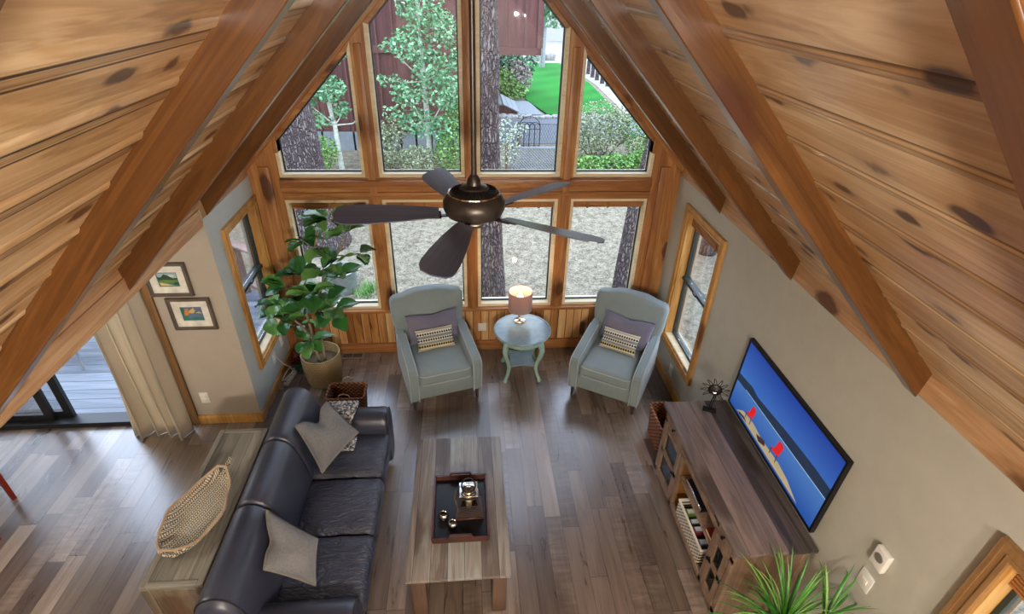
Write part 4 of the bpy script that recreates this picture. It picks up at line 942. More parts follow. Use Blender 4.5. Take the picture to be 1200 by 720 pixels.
# ------------------------------------------------------------------ armchairs
def outline_back():
    o = []
    for x, z in [(.285, .26), (.30, .42), (.345, .52), (.362, .62), (.368, .76)]: o.append((x, z))
    for i in range(0, 7): a = i/6*PI/2; o.append((.318+.05*math.cos(a), .80+.065*math.sin(a)))
    for i in range(1, 8): x = .318-.318*i/7; o.append((x, .868+.045*(1-math.cos(min(1, i/5)*PI))/2))
    return o+[(-x, z) for x, z in o[::-1] if abs(x) > 1e-6]
def armchair(label, loc, rz):
    t = thing('armchair', label, 'armchair', loc, rz, 'pair of sage armchairs by the window wall')
    m = MB(); m.b2(-.32, .32, -.335, .30, .115, .285, .02, 3); m.build('seat_base', 'chair', t)
    m = MB(); m.soft((0, -.045, .345), (.262, .315, .07), .045, .02); c = m.build('seat_cushion', 'chair', t)
    for z, k in ((.395, 1), (.298, 1)): MB().tube([(-.258, .2, z), (-.258, -.30, z), (-.24, -.345, z), (-.2, -.362, z), (.2, -.362, z), (.24, -.345, z), (.258, -.30, z), (.258, .2, z)], .0055, 6).build('piping', 'welt', c)
    for s in (-1, 1):
        pf = [(-.36, .115), (-.365, .42), (-.35, .455), (-.32, .472), (-.05, .51), (.2, .545), (.33, .55), (.33, .115)]
        m = MB(); x0 = s*.262; V = [(x0, y, z) for y, z in pf]+[(s*.272+s*.08, y, z) for y, z in pf]; n = len(pf)
        t2 = bmesh.new(); vs = [t2.verts.new(v) for v in V]
        t2.faces.new(vs[:n]); t2.faces.new(vs[n:][::-1])
        for i in range(n): t2.faces.new((vs[i], vs[n+i], vs[n+(i+1) % n], vs[(i+1) % n]))
        bmesh.ops.recalc_face_normals(t2, faces=t2.faces[:])
        bmesh.ops.bevel(t2, geom=t2.edges[:], offset=.014, segments=3, affect='EDGES'); m.add(t2); a = m.build('arm', 'chair', t, sharp=50)
        for xx in (s*.267, s*.347): MB().tube([(xx, y*1.004, z) for y, z in [(-.362, .12), (-.366, .42), (-.35, .455), (-.32, .474), (-.05, .512), (.2, .547)]], .005, 6).build('piping', 'welt', a)
    m = MB(); m.slab(outline_back(), .15, .05); m.xf(Matrix.Translation((0, .30, 0)) @ Matrix.Translation((0, 0, .26)) @ Matrix.Rotation(math.radians(-11), 4, 'X') @ Matrix.Translation((0, 0, -.26)))
    m.build('backrest', 'chair', t, sharp=60)
    for x in (-.31, .31):
        for y in (-.325, .28): m = MB(); m.tube([(x, y, 0), (x*.985, y*.985, .12)], [.014, .021], 4); m.build('leg', 'chairleg', t, flat=True)
    return t
def ch_local(loc, rz, p): return Vector(loc)+Matrix.Rotation(rz, 3, 'Z') @ Vector(p)
LC, LR = (-.365, 4.30, 0), math.radians(15.4)
RC, RR = (1.405, 4.17, 0), math.radians(-31)
armchair('sage grey upholstered armchair left of the round table, next to the fig plant', LC, LR)
armchair('sage grey upholstered armchair right of the round table, next to the right wall', RC, RR)
for loc, rz, side in ((LC, LR, 'left'), (RC, RR, 'right')):
    p = ch_local(loc, rz, (.02, .135, .43)); place_pillow('cushion', 'plain lavender grey cushion against the back of the %s armchair' % side, .53, .30, .13, 'lav', p, (math.radians(-24), 0, rz+(.05 if side == 'left' else -.1)), .02, 'plain cushions on the armchairs', 'cushion', seed=1)
    p = ch_local(loc, rz, (.0, .00, .428)); place_pillow('cushion', 'black and cream striped cushion at the front on the %s armchair' % side, .375, .215, .11, 'stripes', p, (math.radians(-34), 0, rz+(.02 if side == 'left' else -.05)), .0, 'striped cushions on the armchairs', 'cushion', seed=2)
# ------------------------------------------------------------------ side table and lamp
ST = (.49, 4.44); SH = .55
t = thing('side_table', 'round aqua side table between the two armchairs', 'table', (ST[0], ST[1], 0))
MB().lathe([(0, SH-.03), (.27, SH-.03), (.29, SH-.022), (.292, SH-.012), (.285, SH-.006), (.283, SH), (.27, SH), (.268, SH-.004), (0, SH-.004)], n=64).build('top', 'aqua_top', t)
MB().lathe([(.235, SH-.10), (.245, SH-.09), (.245, SH-.03), (.21, SH-.03), (.21, SH-.10), (.235, SH-.10)], n=48).build('apron', 'aqua', t)
for k in range(4):
    a = PI/4+k*PI/2; c, s = math.cos(a), math.sin(a); pf = [(.225, SH-.035, .026), (.245, SH-.09, .026), (.262, SH-.15, .024), (.245, SH-.23, .021), (.205, SH-.33, .018), (.195, SH-.40, .017), (.215, SH-.47, .016), (.245, SH-.515, .016), (.25, SH-.53, .020), (.25, .0, .016)]
    m = MB(); m.tube([(r*c, r*s, z) for r, z, _ in pf], [q*1.22 for _, _, q in pf], 10); m.build('leg', 'aqua', t)
m = MB(); lp = []
for k in range(4):
    a0 = PI/4+k*PI/2; p0 = Vector((.205*math.cos(a0), .205*math.sin(a0))); a1 = a0+PI/2; p1 = Vector((.205*math.cos(a1), .205*math.sin(a1)))
    for i in range(8): f_ = i/8; p = p0.lerp(p1, f_); p *= 1-.22*math.sin(PI*f_); lp.append((p.x, p.y, .165))
m.prism(lp, (0, 0, .018)); m.build('shelf', 'aqua_top', t, flat=True)
t = thing('table_lamp', 'lit table lamp with a mauve drum shade on the round side table', 'lamp', (.475, 4.585, SH-.003))
MB().lathe([(0, 0), (.062, 0), (.062, .008), (.055, .014), (.015, .018), (0, .018)], n=32).build('base', 'chrome', t)
m = MB()
for z, r in ((.038, .022), (.078, .026), (.115, .020)): m.lathe([(0, z-r), (r*.7, z-r*.7), (r, z), (r*.7, z+r*.7), (0, z+r)], n=20)
m.lathe([(.006, .01), (.006, .20)], n=8); m.build('stem', 'chrome', t)
m = MB(); m.lathe([(.118, .145), (.120, .145), (.120, .355), (.118, .355), (.1165, .355), (.1165, .145), (.118, .145)], n=48); sh = m.build('lamp_shade', 'shade', t)
g = G('lamp shade cloth'); n_ = g.noise(g.co(), 160, 3); cl = g.mix(n_, hx('#8f7d7a'), hx('#a9958f'))
dif = g.n('ShaderNodeBsdfDiffuse', {'Color': cl}).outputs[0]; trl = g.n('ShaderNodeBsdfTranslucent', {'Color': hx('#d9a68c')}).outputs[0]
g.t.links.new(g.n('ShaderNodeMixShader', {0: .16, 1: dif, 2: trl}).outputs[0], g.out.inputs['Surface']); sh.data.materials[0] = g.m
m = MB(); 
for k in range(3): a = 2*PI*k/3; m.tube([(0, 0, .335), (.117*math.cos(a), .117*math.sin(a), .345)], .002, 5)
m.build('spider', 'chrome', t)
MB().lathe([(0, .235), (.014, .24), (.026, .27), (.028, .29), (.018, .315), (0, .322)], n=20).build('bulb', 'bulb', t)
pl = bpy.data.lights.new('lamp_light', 'POINT'); pl.energy = 3; pl.color = (1, .72, .45); pl.shadow_soft_size = .03
po = bpy.data.objects.new('lamp_light', pl); COL.objects.link(po); po.location = (.475, 4.585, SH+.34)
# ------------------------------------------------------------------ fiddle leaf fig
FB = (-1.53, 4.41)
t = thing('fiddle_leaf_fig', 'tall fiddle leaf fig in a seagrass basket under the left window', 'plant', (FB[0], FB[1], 0))
MB().lathe([(0, 0), (.155, 0), (.172, .04), (.188, .18), (.19, .33), (.187, .345), (.178, .345), (.176, .33), (.172, .18), (.16, .05), (0, .05)], n=56).build('basket', 'seagrass', t)
MB().lathe([(0, .24), (.1, .245), (.174, .24)], n=40).build('soil', 'cane', t)
fig_pts = [(-1.23, 4.4, 1.76), (-1.35, 4.45, 1.70), (-1.12, 4.38, 1.64), (-1.47, 4.4, 1.56), (-1.05, 4.42, 1.70), (-1.53, 4.35, 1.25), (-1.33, 4.3, 1.33), (-1.22, 4.4, 1.2), (-1.02, 4.45, 1.41), (-1.70, 4.38, 1.12), (-1.80, 4.3, .98), (-1.85, 4.22, .90), (-1.70, 4.15, .90), (-1.65, 4.3, .84), (-1.44, 4.35, .86), (-1.33, 4.4, .78), (-1.70, 4.42, .66), (-1.54, 4.22, .62), (-1.34, 4.3, 1.02), (-1.62, 4.32, 1.04), (-1.36, 4.4, 1.5), (-1.45, 4.25, 1.12), (-1.28, 4.3, .92), (-1.55, 4.25, .95), (-1.42, 4.5, 1.05)]
fig_pts = [Vector(p)-Vector((FB[0], FB[1], 0)) for p in fig_pts]
rd = random.Random(3)
stems = [[(-.03, .0, .2), (-.05, .02, .6), (-.06, 0, 1.0), (.08, 0, 1.35), (.20, 0, 1.66)], [(.03, .01, .2), (.05, .0, .6), (.10, .02, 1.0), (.2, 0, 1.25), (.44, .0, 1.58)], [(.0, -.03, .2), (-.03, -.06, .55), (-.10, -.10, .75), (-.22, -.12, .92), (-.31, -.16, .97)]]
for s_ in stems: MB().tube(s_, [.014, .012, .010, .008, .005], 8).build('trunk', 'stem', t)
allp = [Vector(p).lerp(Vector(q), f_) for s_ in stems for p, q in zip(s_, s_[1:]) for f_ in (0, .5)]
tw = MB(); lf = MB()
def figleaf(mb, o, d, ln, wd, roll, rd):
    d = d.normalized(); sd = d.cross(Vector((0, 0, 1))); sd = sd.normalized() if sd.length > .1 else Vector((1, 0, 0)); nn = sd.cross(d); Q = Matrix.Rotation(roll, 3, d); sd = Q @ sd; nn = Q @ nn
    V = []; F = []; n = 7
    for i in range(n+1):
        v = i/n; w_ = wd*(.10+.9*(math.sin(PI*min(1, v*.97+.03))**.7)*(.62+.5*v)) if 0 < i < n else wd*(.06 if i == 0 else .2)
        w_ *= 1-.12*math.sin(v*9)
        cen = o+d*(ln*v)-nn*(.25*ln*v*v)
        for u in (-1, -.5, 0, .5, 1): V.append(cen+sd*(u*w_)+nn*(abs(u)*w_*.35+.006*math.sin(v*14+u*3)))
    for i in range(n):
        for k in range(4): a = i*5+k; F.append((a, a+1, a+6, a+5))
    mb.raw(V, F)
for p in fig_pts:
    near = min(allp, key=lambda q: (q-p).length+.3*max(0, q.z-p.z))
    tw.tube([near, near.lerp(p, .5)+Vector((0, 0, -.02)), p], [.006, .005, .004], 6)
    for k in range(rd.choice((4, 5, 5, 6))):
        a = rd.uniform(0, 2*PI); d_ = Vector((math.cos(a), math.sin(a), rd.uniform(-.25, .75))) + (p-near)*1.2
        ln = rd.uniform(.14, .21); figleaf(lf, p+d_.normalized()*.015, d_, ln, ln*.40, rd.uniform(-.6, .6), rd)
# keep every leaf inside the room
for mb_ in (lf, tw):
    for v in mb_.bm.verts:
        v.co.x = max(v.co.x, L+.02-FB[0]); v.co.y = min(v.co.y, 4.79-FB[1])
tw.build('branches', 'stem', t); fo = lf.build('foliage', 'fig', t, sharp=80)
# small red leafed thing behind the basket, plug and power strip
t = thing('red_plant', 'small dark red leafy plant tucked between fig basket and wall', 'plant', (-1.83, 4.60, 0))
MB().lathe([(0, 0), (.045, 0), (.06, .09), (.052, .09), (.045, .08), (0, .08)], n=20).build('pot', 'p_teal', t)
m = MB()
for k in range(34): a = rd.uniform(0, 2*PI); figleaf(m, Vector((0, 0, .08+.006*(k % 8))), Vector((math.cos(a), math.sin(a), rd.uniform(.2, 2.2))), rd.uniform(.06, .1), .022, rd.uniform(-.5, .5), rd)
m.build('foliage', 'redleaf', t)
t = thing('power_strip', 'white power strip with a bundled cord on the floor under the left window', 'power strip', (-1.88, 4.42, 0), math.radians(80))
MB().box((0, 0, .02), (.22, .05, .035), 0, .008, 2).build('housing', 'white', t)
m = MB()
for k in range(4): m.box((-.075+.05*k, 0, .039), (.028, .026, .004), 0, .002, 1)
m.build('socket', 'black', t)
m = MB(); m.tube([(.10, 0, .02), (.14, .02, .03), (.12, .06, .05), (.0, .05, .06), (-.08, .04, .05), (-.04, .0, .055), (.06, -.01, .06), (.10, .03, .08), (.05, .07, .16), (.0, .08, .26), (-.02, .082, .30)], .006, 7); m.tube([(.08, -.005, .05), (-.06, .01, .065), (-.09, -.01, .05), (.0, -.02, .05), (.09, -.02, .045)], .006, 7); m.build('cord', 'white', t)
# ------------------------------------------------------------------ throw and sofa pillows
def throw():
    m = MB(); nx, ny = 36, 34; V = []
    path = [(3.41, .16), (3.40, .45), (3.385, .57), (3.34, .618), (3.26, .627), (3.18, .618), (3.135, .575), (3.12, .50), (3.08, .468), (2.95, .475)]
    for i in range(ny+1):
        f_ = i/ny*(len(path)-1); k = min(int(f_), len(path)-2); q = f_-k; y = path[k][0]*(1-q)+path[k+1][0]*q; z = path[k][1]*(1-q)+path[k+1][1]*q
        for j_ in range(nx+1):
            u = j_/nx; x = -1.17+.21*u+.02*math.sin(i*.35+u*3)
            V.append((x, y, z+.010*abs(math.sin(u*19+i*.3))+.004))
    F = [(i*(nx+1)+j_, i*(nx+1)+j_+1, (i+1)*(nx+1)+j_+1, (i+1)*(nx+1)+j_) for i in range(ny) for j_ in range(nx)]
    m.raw(V, F); o = m.build('throw_blanket', 'throw', sharp=80); s_ = o.modifiers.new('t', 'SOLIDIFY'); s_.thickness = .012; s_.offset = 1
    tag(o, 'knitted black and white throw draped over the far sofa arm', 'blanket')
    m = MB()
    for j_ in range(30):
        x = -1.165+.2*j_/29; m.tube([(x, 3.415, .17), (x+rd.uniform(-.01, .01), 3.42, .13), (x+rd.uniform(-.015, .015), 3.42, .09)], .003, 5)
    m.build('fringe', 'throw', o)
throw()
quad_pillow('throw_pillow', 'grey chenille pillow standing on one corner near the far sofa arm', 'pillow', [(-1.129, 2.742, .49), (-.893, 2.986, .64), (-1.135, 3.161, .80), (-1.286, 2.867, .84)], .16, 'pillow', .22, 'pillowtrim', 'grey pillows on the sofa', 4)
quad_pillow('throw_pillow', 'grey chenille pillow leaning in the near corner of the sofa', 'pillow', [(-.979, 1.875, .52), (-.984, 2.07, .68), (-1.287, 2.188, .82), (-1.227, 1.866, .72)], .17, 'pillow', .08, 'pillowtrim', 'grey pillows on the sofa', 9)
# ------------------------------------------------------------------ ceiling fan
t = thing('ceiling_fan', 'five blade bronze ceiling fan hanging from the ridge', 'fan', (-.012, 2.46, 2.62))
m = MB(); m.lathe([(.012, .12), (.012, RT(0)-.03-2.62)], n=14); m.build('downrod', 'bronze', t)
MB().lathe([(0, RT(0)-.03-2.62), (.065, RT(0)-.03-2.62), (.06, RT(0)-.06-2.62), (.03, RT(0)-.10-2.62), (.012, RT(0)-.11-2.62)], n=24).build('canopy', 'bronze', t)
MB().lathe([(0, .17), (.018, .17), (.03, .15), (.034, .125), (.062, .115), (.066, .108), (.062, .105), (.10, .095), (.132, .075), (.15, .045), (.150, .012), (.135, -.02), (.10, -.035), (.08, -.05), (0, -.05)], n=56).build('motor_housing', 'bronze', t)
m = MB()
for k in range(36):
    a = 2*PI*k/36; c, s = math.cos(a), math.sin(a); m.tube([(.072*c, .072*s, .107), (.108*c, .108*s, .094)], .0026, 5)
m.build('vent_fins', 'black', t)
MB().lathe([(.118, .088), (.124, .089), (.126, .083), (.120, .081)], n=56).build('trim_ring', 'chrome', t)
MB().lathe([(0, -.05), (.058, -.05), (.060, -.066), (.048, -.082), (0, -.084)], n=40).build('switch_cup', 'chrome', t)
PITCH = math.radians(-14)
for k in range(5):
    a = math.radians(183-72*k)
    bm_ = MB(); out = [(.17, .036), (.22, .046), (.34, .062), (.48, .074), (.58, .077), (.625, .070), (.655, .05), (.668, .0), (.668, -.012), (.655, -.055), (.62, -.072), (.58, -.077), (.48, -.074), (.34, -.062), (.22, -.046), (.17, -.036)]
    bm_.prism([(x, y, -.003) for x, y in out], (0, 0, .006)); bm_.xf(Matrix.Translation((0, 0, -.012)) @ Matrix.Rotation(PITCH, 4, 'X'))
    b = bm_.build('blade', 'blade', t, flat=True); b.rotation_euler = (0, 0, a)
    i_ = MB(); i_.box((.15, 0, -.028), (.10, .030, .008), 0, .002, 1); i_.box((.20, 0, -.024), (.08, .06, .006), 0, .002, 1, rot=Euler((PITCH, 0, 0)))
    for q in ((.185, .02), (.185, -.02), (.225, 0)): i_.lathe([(0, -.004), (.006, -.003), (.006, .0)], (q[0], q[1], -.026+q[1]*math.tan(PITCH)), 8)
    i_.build('blade_iron', 'bronze', b)
# ------------------------------------------------------------------ spiky plant
PB = (1.70, 1.40)
t = thing('spiky_plant', 'spiky green potted plant at the near end of the media cabinet', 'plant', (PB[0], PB[1], 0))
MB().lathe([(0, 0), (.10, 0), (.14, .24), (.145, .26), (.132, .26), (.125, .23), (0, .23)], n=36).build('pot', 'p_frame', t)
MB().lathe([(0, .225), (.125, .23)], n=30).build('soil', 'cane', t)
c1, c2 = Vector((-.09, .02, .66)), Vector((.085, -.02, .78))
MB().tube([(-.03, 0, .2), (-.06, .01, .42), c1], [.016, .014, .012], 8).build('cane', 'cane', t); MB().tube([(.03, 0, .2), (.07, -.01, .5), c2], [.015, .013, .011], 8).build('cane', 'cane', t)
def strap(mb, o, az, el, ln, wd, droop):
    d = Vector((math.cos(az)*math.cos(el), math.sin(az)*math.cos(el), math.sin(el))); p = Vector(o); V = []; F = []; n = 12; side = Vector((-math.sin(az), math.cos(az), 0))
    for i in range(n+1):
        v = i/n; w_ = wd*(1-v**2.2)*(.55+.45*min(1, v*5)); nn = side.cross(d)
        V += [p-side*w_+nn*w_*.5, p.copy(), p+side*w_+nn*w_*.5]
        p = p+d*(ln/n); d = (d+Vector((0, 0, -droop*v/n*2))).normalized()
    for i in range(n): a = i*3; F += [(a, a+1, a+4, a+3), (a+1, a+2, a+5, a+4)]
    mb.raw(V, F)
rd = random.Random(11); m = MB()
for k in range(140):
    f_ = k/140; strap(m, c1+Vector((0, 0, -.10+.12*f_)), rd.uniform(0, 2*PI), math.radians(rd.uniform(0, 35)+55*f_), rd.uniform(.26, .46), rd.uniform(.005, .008), rd.uniform(.8, 2.2))
for v in m.bm.verts: v.co.x = min(v.co.x, R-.03-PB[0]); 
for v in m.bm.verts: v.co.y = min(v.co.y, .335) if v.co.z < .76 and v.co.x > -.24 else v.co.y
m.build('foliage', 'grassy', t, sharp=80)
m = MB()
for k in range(22):
    f_ = k/22; strap(m, c2+Vector((0, 0, -.06+.08*f_)), rd.uniform(-2.6, 1.5), math.radians(rd.uniform(5, 30)+45*f_), rd.uniform(.24, .38), rd.uniform(.006, .009), rd.uniform(.5, 1.6))
for v in m.bm.verts: v.co.x = min(v.co.x, R-.03-PB[0])
m.build('foliage', 'grassy', t, sharp=80)
# ------------------------------------------------------------------ red dining chair cut off by the left edge
t = thing('dining_chair', 'mahogany red dining chair at the left edge of the picture', 'chair', (-3.74, 2.83, 0), math.radians(200))
m = MB(); m.soft((0, 0, .43), (.21, .21, .025), .018, .006); m.build('seat', 'redwood', t)
for x in (-.18, .18):
    MB().tube([(x, -.18, 0), (x, -.18, .41)], [.02, .024], 4).build('leg', 'redwood', t, flat=True)
    MB().tube([(x, .22, 0), (x, .19, .42), (x, .20, .6), (x, .25, .92)], [.02, .024, .022, .018], 4).build('leg', 'redwood', t, flat=True)
m = MB(); m.box((0, .245, .87), (.36, .025, .09), 0, .006, 2); m.box((0, .212, .62), (.36, .02, .045), 0, .005, 2); m.build('backrest', 'redwood', t)
m = MB(); [m.box((x, .228, .74), (.03, .014, .2)) for x in (-.1, 0, .1)]; m.build('splat', 'redwood', t)
m = MB(); m.box((0, -.185, .37), (.34, .02, .06)); m.box((0, .195, .37), (.34, .02, .06)); m.box((-.185, 0, .37), (.02, .34, .06)); m.box((.185, 0, .37), (.02, .34, .06)); m.build('apron', 'redwood', t, flat=True)
# ------------------------------------------------------------------ outdoors
GZ = -.7
st(MB().b2(-70, 90, 5.25, 130, GZ-.3, GZ).build('ground_yard', 'ground', flat=True))
st(MB().b2(-70, 90, -60, 5.25, GZ-.3, GZ).build('ground_side', 'ground', flat=True))
m = MB(); m.prism([(-7.2, 3.99, -.14), (-2.16, 3.99, -.14), (-2.16, 5.9, -.14), (-4.4, 7.55, -.14), (-7.2, 7.55, -.14)], (0, 0, .04)); st(m.build('deck', 'deck', flat=True))
m = MB(); m.prism([(-7.1, 4.05, GZ), (-2.3, 4.05, GZ), (-2.3, 5.8, GZ), (-4.4, 7.4, GZ), (-7.1, 7.4, GZ)], (0, 0, .56)); st(m.build('deck_base', 'siding', flat=True))
t = thing('deck_railing', 'brown wooden deck railing seen through the left window', 'railing', (0, 0, 0))
A, B = Vector((-4.4, 7.5, 0)), Vector((-2.62, 6.17, 0)); C_ = Vector((-7.1, 7.5, 0)); D_ = Vector((-2.26, 5.86, 0))
rz = math.atan2((D_-A).y, (D_-A).x); md = (A+D_)/2; ln = (D_-A).length
MB().box((md.x, md.y, .60), (ln, .12, .035), rz, .005, 1).build('top_rail', 'deckrail', t); MB().box((md.x, md.y, .05), (ln, .05, .06), rz, .004, 1).build('bottom_rail', 'deckrail', t)
MB().box(((A+C_).x/2, 7.5, .60), ((A-C_).length, .12, .035), 0, .005, 1).build('top_rail', 'deckrail', t)
for f_ in (0, .33, .66, 1): p = A.lerp(D_, f_); MB().box((p.x, p.y, .24), (.09, .09, .68), rz, .004, 1).build('post', 'deckrail', t)
t = thing('patio_chair', 'grey metal patio chair on the deck outside the sliding door', 'chair', (-4.40, 5.08, -.1))
for x in (-.26, .26):
    MB().tube([(x, -.26, 0), (x*.98, -.22, .42)], .014, 8).build('leg', 'galv', t); MB().tube([(x, .26, 0), (x, .24, .42), (x, .32, .88)], .014, 8).build('leg', 'galv', t)
m = MB(); m.box((0, 0, .42), (.54, .5, .02), 0, .008, 2); m.build('seat', 'wire', t); m = MB(); m.box((0, .28, .68), (.50, .02, .36), 0, .008, 2, rot=Euler((math.radians(-10), 0, 0))); m.build('backrest', 'wire', t)
def trunk(label, path, rad, n=28, mat='bark', name='pine_trunk', roots=True):
    m = MB(); P = [Vector(p) for p in path]; pts = []; rr = []
    for i in range(len(P)-1):
        for k in range(6): f_ = k/6; pts.append(P[i].lerp(P[i+1], f_)); rr.append(rad[i]*(1-f_)+rad[i+1]*f_)
    pts.append(P[-1]); rr.append(rad[-1]); m.tube(pts, rr, n)
    for v in m.bm.verts:
        q = mnoise.noise(Vector((v.co.x*4, v.co.y*4, v.co.z*1.2))); v.co += Vector((q, mnoise.noise(Vector((v.co.y*4, v.co.x*4, v.co.z*1.2+9))), 0))*.02
    o = m.build(name, mat, sharp=180); tag(o, label, 'tree'); return o
trunk('slim straight pine trunk right outside the middle of the window wall', [(.32, 7.2, GZ-.05), (.31, 7.2, .0), (.285, 7.2, 1.3), (.255, 7.2, 3.4), (.22, 7.2, 7.0)], [.225, .185, .148, .115, .09])
trunk('leaning pine trunk outside the far right lower window', [(2.40, 7.25, GZ-.05), (2.41, 7.25, 0), (2.44, 7.25, .7), (2.54, 7.25, 1.5), (2.72, 7.25, 2.6), (3.2, 7.25, 5)], [.15, .135, .125, .12, .11, .09])
trunk('massive furrowed pine trunk outside the far left windows', [(-2.78, 9.2, GZ-.05), (-2.80, 9.2, -.2), (-2.86, 9.2, .7), (-2.90, 9.2, 2.0), (-2.95, 9.2, 7)], [.62, .50, .43, .38, .30], 40)
trunk('pine trunk seen through the right wall window', [(4.35, 8.6, GZ-.05), (4.37, 8.6, 1.0), (4.40, 8.6, 6)], [.18, .14, .11])
trunk('thin pine trunk beyond the right wall window, nearer the viewer', [(5.2, 7.2, GZ-.05), (5.25, 7.2, 6)], [.14, .09])
# leaf masses as real small leaves
def leaves(mb, blobs, n, size, rd):
    V = []; F = []; tot = sum(b[3]*b[4]*b[5] for b in blobs)
    for b in blobs:
        for _ in range(max(8, int(n*b[3]*b[4]*b[5]/tot))):
            while True:
                q = Vector((rd.uniform(-1, 1), rd.uniform(-1, 1), rd.uniform(-1, 1)))
                if .25 < q.length < 1: break
            p = Vector(b[:3])+Vector((q.x*b[3], q.y*b[4], q.z*b[5])); p.z = max(p.z, GZ+.02)
            d = Vector((rd.gauss(0, 1), rd.gauss(0, 1), rd.gauss(0, .7))).normalized(); s_ = d.cross(Vector((rd.gauss(0, 1), rd.gauss(0, 1), rd.gauss(0, 1)))).normalized(); z = size*rd.uniform(.7, 1.3); i = len(V); nn = d.cross(s_)*z*.15
            V += [p-d*z*.5, p+s_*z*.36-nn, p+d*z*.5, p-s_*z*.36-nn, p+nn*.6]; F += [(i, i+1, i+4), (i+1, i+2, i+4), (i+2, i+3, i+4), (i+3, i, i+4)]
    mb.raw(V, F); return mb
rd = random.Random(5)
def aspen(label, path, r0, blobs, n, size=.095):
    t = thing('aspen_tree', label, 'tree', (path[0][0], path[0][1], GZ)); off = Vector((path[0][0], path[0][1], GZ)); P = [Vector(p)-off for p in path]
    MB().tube(P, [r0*(1-.75*i/(len(P)-1)) for i in range(len(P))], 12).build('trunk', 'aspenbark', t)
    m = MB()
    for b in blobs:
        c = Vector(b[:3])-off; k = min(P, key=lambda q: abs(q.z-(c.z-.5))); m.tube([k, k.lerp(c, .6)+Vector((0, 0, -.05)), c], [.02, .014, .008], 6)
    m.build('branches', 'aspenbark', t); f = MB(); leaves(f, blobs, n, size, rd); f.xf(Matrix.Translation(-off)); f.build('foliage', 'aspen', t, flat=True)
Ya = 13.4
aspen('tall white trunked aspen before the red brown house, left of the window centre post', [(-.93, Ya, GZ), (-.93, Ya, .3), (-.95, Ya, 1.4), (-1.0, Ya, 2.6), (-1.05, Ya, 4.2)], .085,
      [(-.95, Ya-.1, 3.0, .55, .6, .5), (-.45, Ya-.1, 2.5, .4, .5, .4), (-1.15, Ya-.2, 2.2, .5, .5, .4), (-.75, Ya-.2, 1.7, .5, .5, .4), (-1.65, Ya, 2.15, .28, .3, .16), (-1.75, Ya-.1, 1.45, .34, .3, .14), (-1.3, Ya-.2, 1.15, .45, .5, .3), (-.45, Ya-.2, 1.2, .45, .5, .45), (-1.15, Ya-.1, .5, .5, .5, .35), (-.5, Ya-.1, .35, .4, .5, .35), (-.9, Ya, 3.9, .7, .6, .6), (-1.7, Ya-.2, .75, .3, .3, .18), (-.15, Ya, 1.9, .25, .4, .3)], 4200)
aspen('small aspen before the red brown house, seen through the far left upper window', [(-3.1, Ya, GZ), (-3.12, Ya, .4), (-3.25, Ya, 1.3), (-3.4, Ya, 2.4)], .07,
      [(-3.0, Ya-.1, 2.0, .38, .4, .3), (-3.6, Ya-.1, 1.9, .3, .4, .25), (-3.1, Ya-.2, 1.25, .4, .4, .3), (-3.75, Ya-.1, 1.1, .38, .4, .35), (-3.5, Ya-.1, .55, .35, .35, .2), (-2.9, Ya, .75, .25, .3, .2), (-2.45, Ya, .55, .2, .3, .2)], 1500)
def shrub(label, blobs, n, mat, size=.07, name='shrub'):
    bx = Vector((blobs[0][0], blobs[0][1], GZ)); t = thing(name, label, 'shrub', bx); m = MB()
    for b in blobs:
        for k in range(3): c = Vector(b[:3])-bx+Vector((rd.uniform(-.5, .5)*b[3], rd.uniform(-.5, .5)*b[4], 0)); m.tube([(c.x*.3, c.y*.3, 0), (c.x*.8, c.y*.8, c.z*.6), c], [.02, .014, .006], 5)
    m.build('stems', 'cane', t); f = MB(); leaves(f, blobs, n, size, rd); f.xf(Matrix.Translation(-bx)); f.build('foliage', mat, t, flat=True)
shrub('bushy shrub at the foot of the red brown house, left of the aspen', [(-2.0, 13.2, -.1, .5, .5, .55), (-1.7, 13.3, .35, .4, .4, .3), (-2.3, 13.4, .3, .3, .4, .3)], 1700, 'shrub_y')
shrub('twiggy grey green shrub right beneath the aspen foliage', [(-1.2, 12.9, -.3, .5, .4, .38)], 900, 'shrub_y')
shrub('green shrub at the foot of the red brown house, right of the aspen trunk', [(-.35, 13.1, -.1, .5, .5, .55), (-.2, 13.4, .5, .4, .4, .4)], 1500, 'shrub_g')
shrub('bright green bush beside the massive pine trunk', [(-3.45, 13.0, -.15, .42, .4, .42)], 700, 'shrub_g')
shrub('pale flowering shrub beside the slim pine trunk', [(1.0, 13.4, .0, .34, .4, .62), (1.3, 13.5, .3, .25, .3, .2)], 420, 'shrub_w', .07)
shrub('big round grey green bush outside the far right upper window', [(3.6, 14.6, .1, .85, .7, .72), (3.2, 14.3, -.1, .6, .5, .5), (4.2, 14.7, .1, .5, .5, .5)], 3200, 'shrub_y')
shrub('yellow green bush at the right of the big round bush', [(4.7, 14.6, .0, .6, .6, .6), (5.3, 14.9, .1, .5, .5, .6)], 1500, 'shrub_g')
shrub('low spreading green groundcover in front of the big round bush', [(3.1, 13.35, -.5, .55, .3, .2), (3.9, 13.4, -.48, .6, .3, .22), (4.6, 13.5, -.45, .5, .3, .25), (2.7, 13.3, -.5, .3, .3, .15)], 2000, 'shrub_g', .09)
shrub('dark green shrub below the overhanging house wing', [(1.2, 24, .7, 1.2, .9, 1.1), (2.2, 24.4, .5, .9, .9, .9)], 2200, 'shrub_d', .14)
shrub('yellow green shrub beside the wooden step, below the house wing', [(1.3, 22.6, -.1, .8, .7, .6), (1.9, 22.4, -.35, .6, .6, .4)], 1300, 'shrub_g', .12)
shrub('purple grey shrub at the left edge of the lawn', [(2.2, 23.2, -.0, .55, .6, .65)], 700, 'shrub_p', .12)
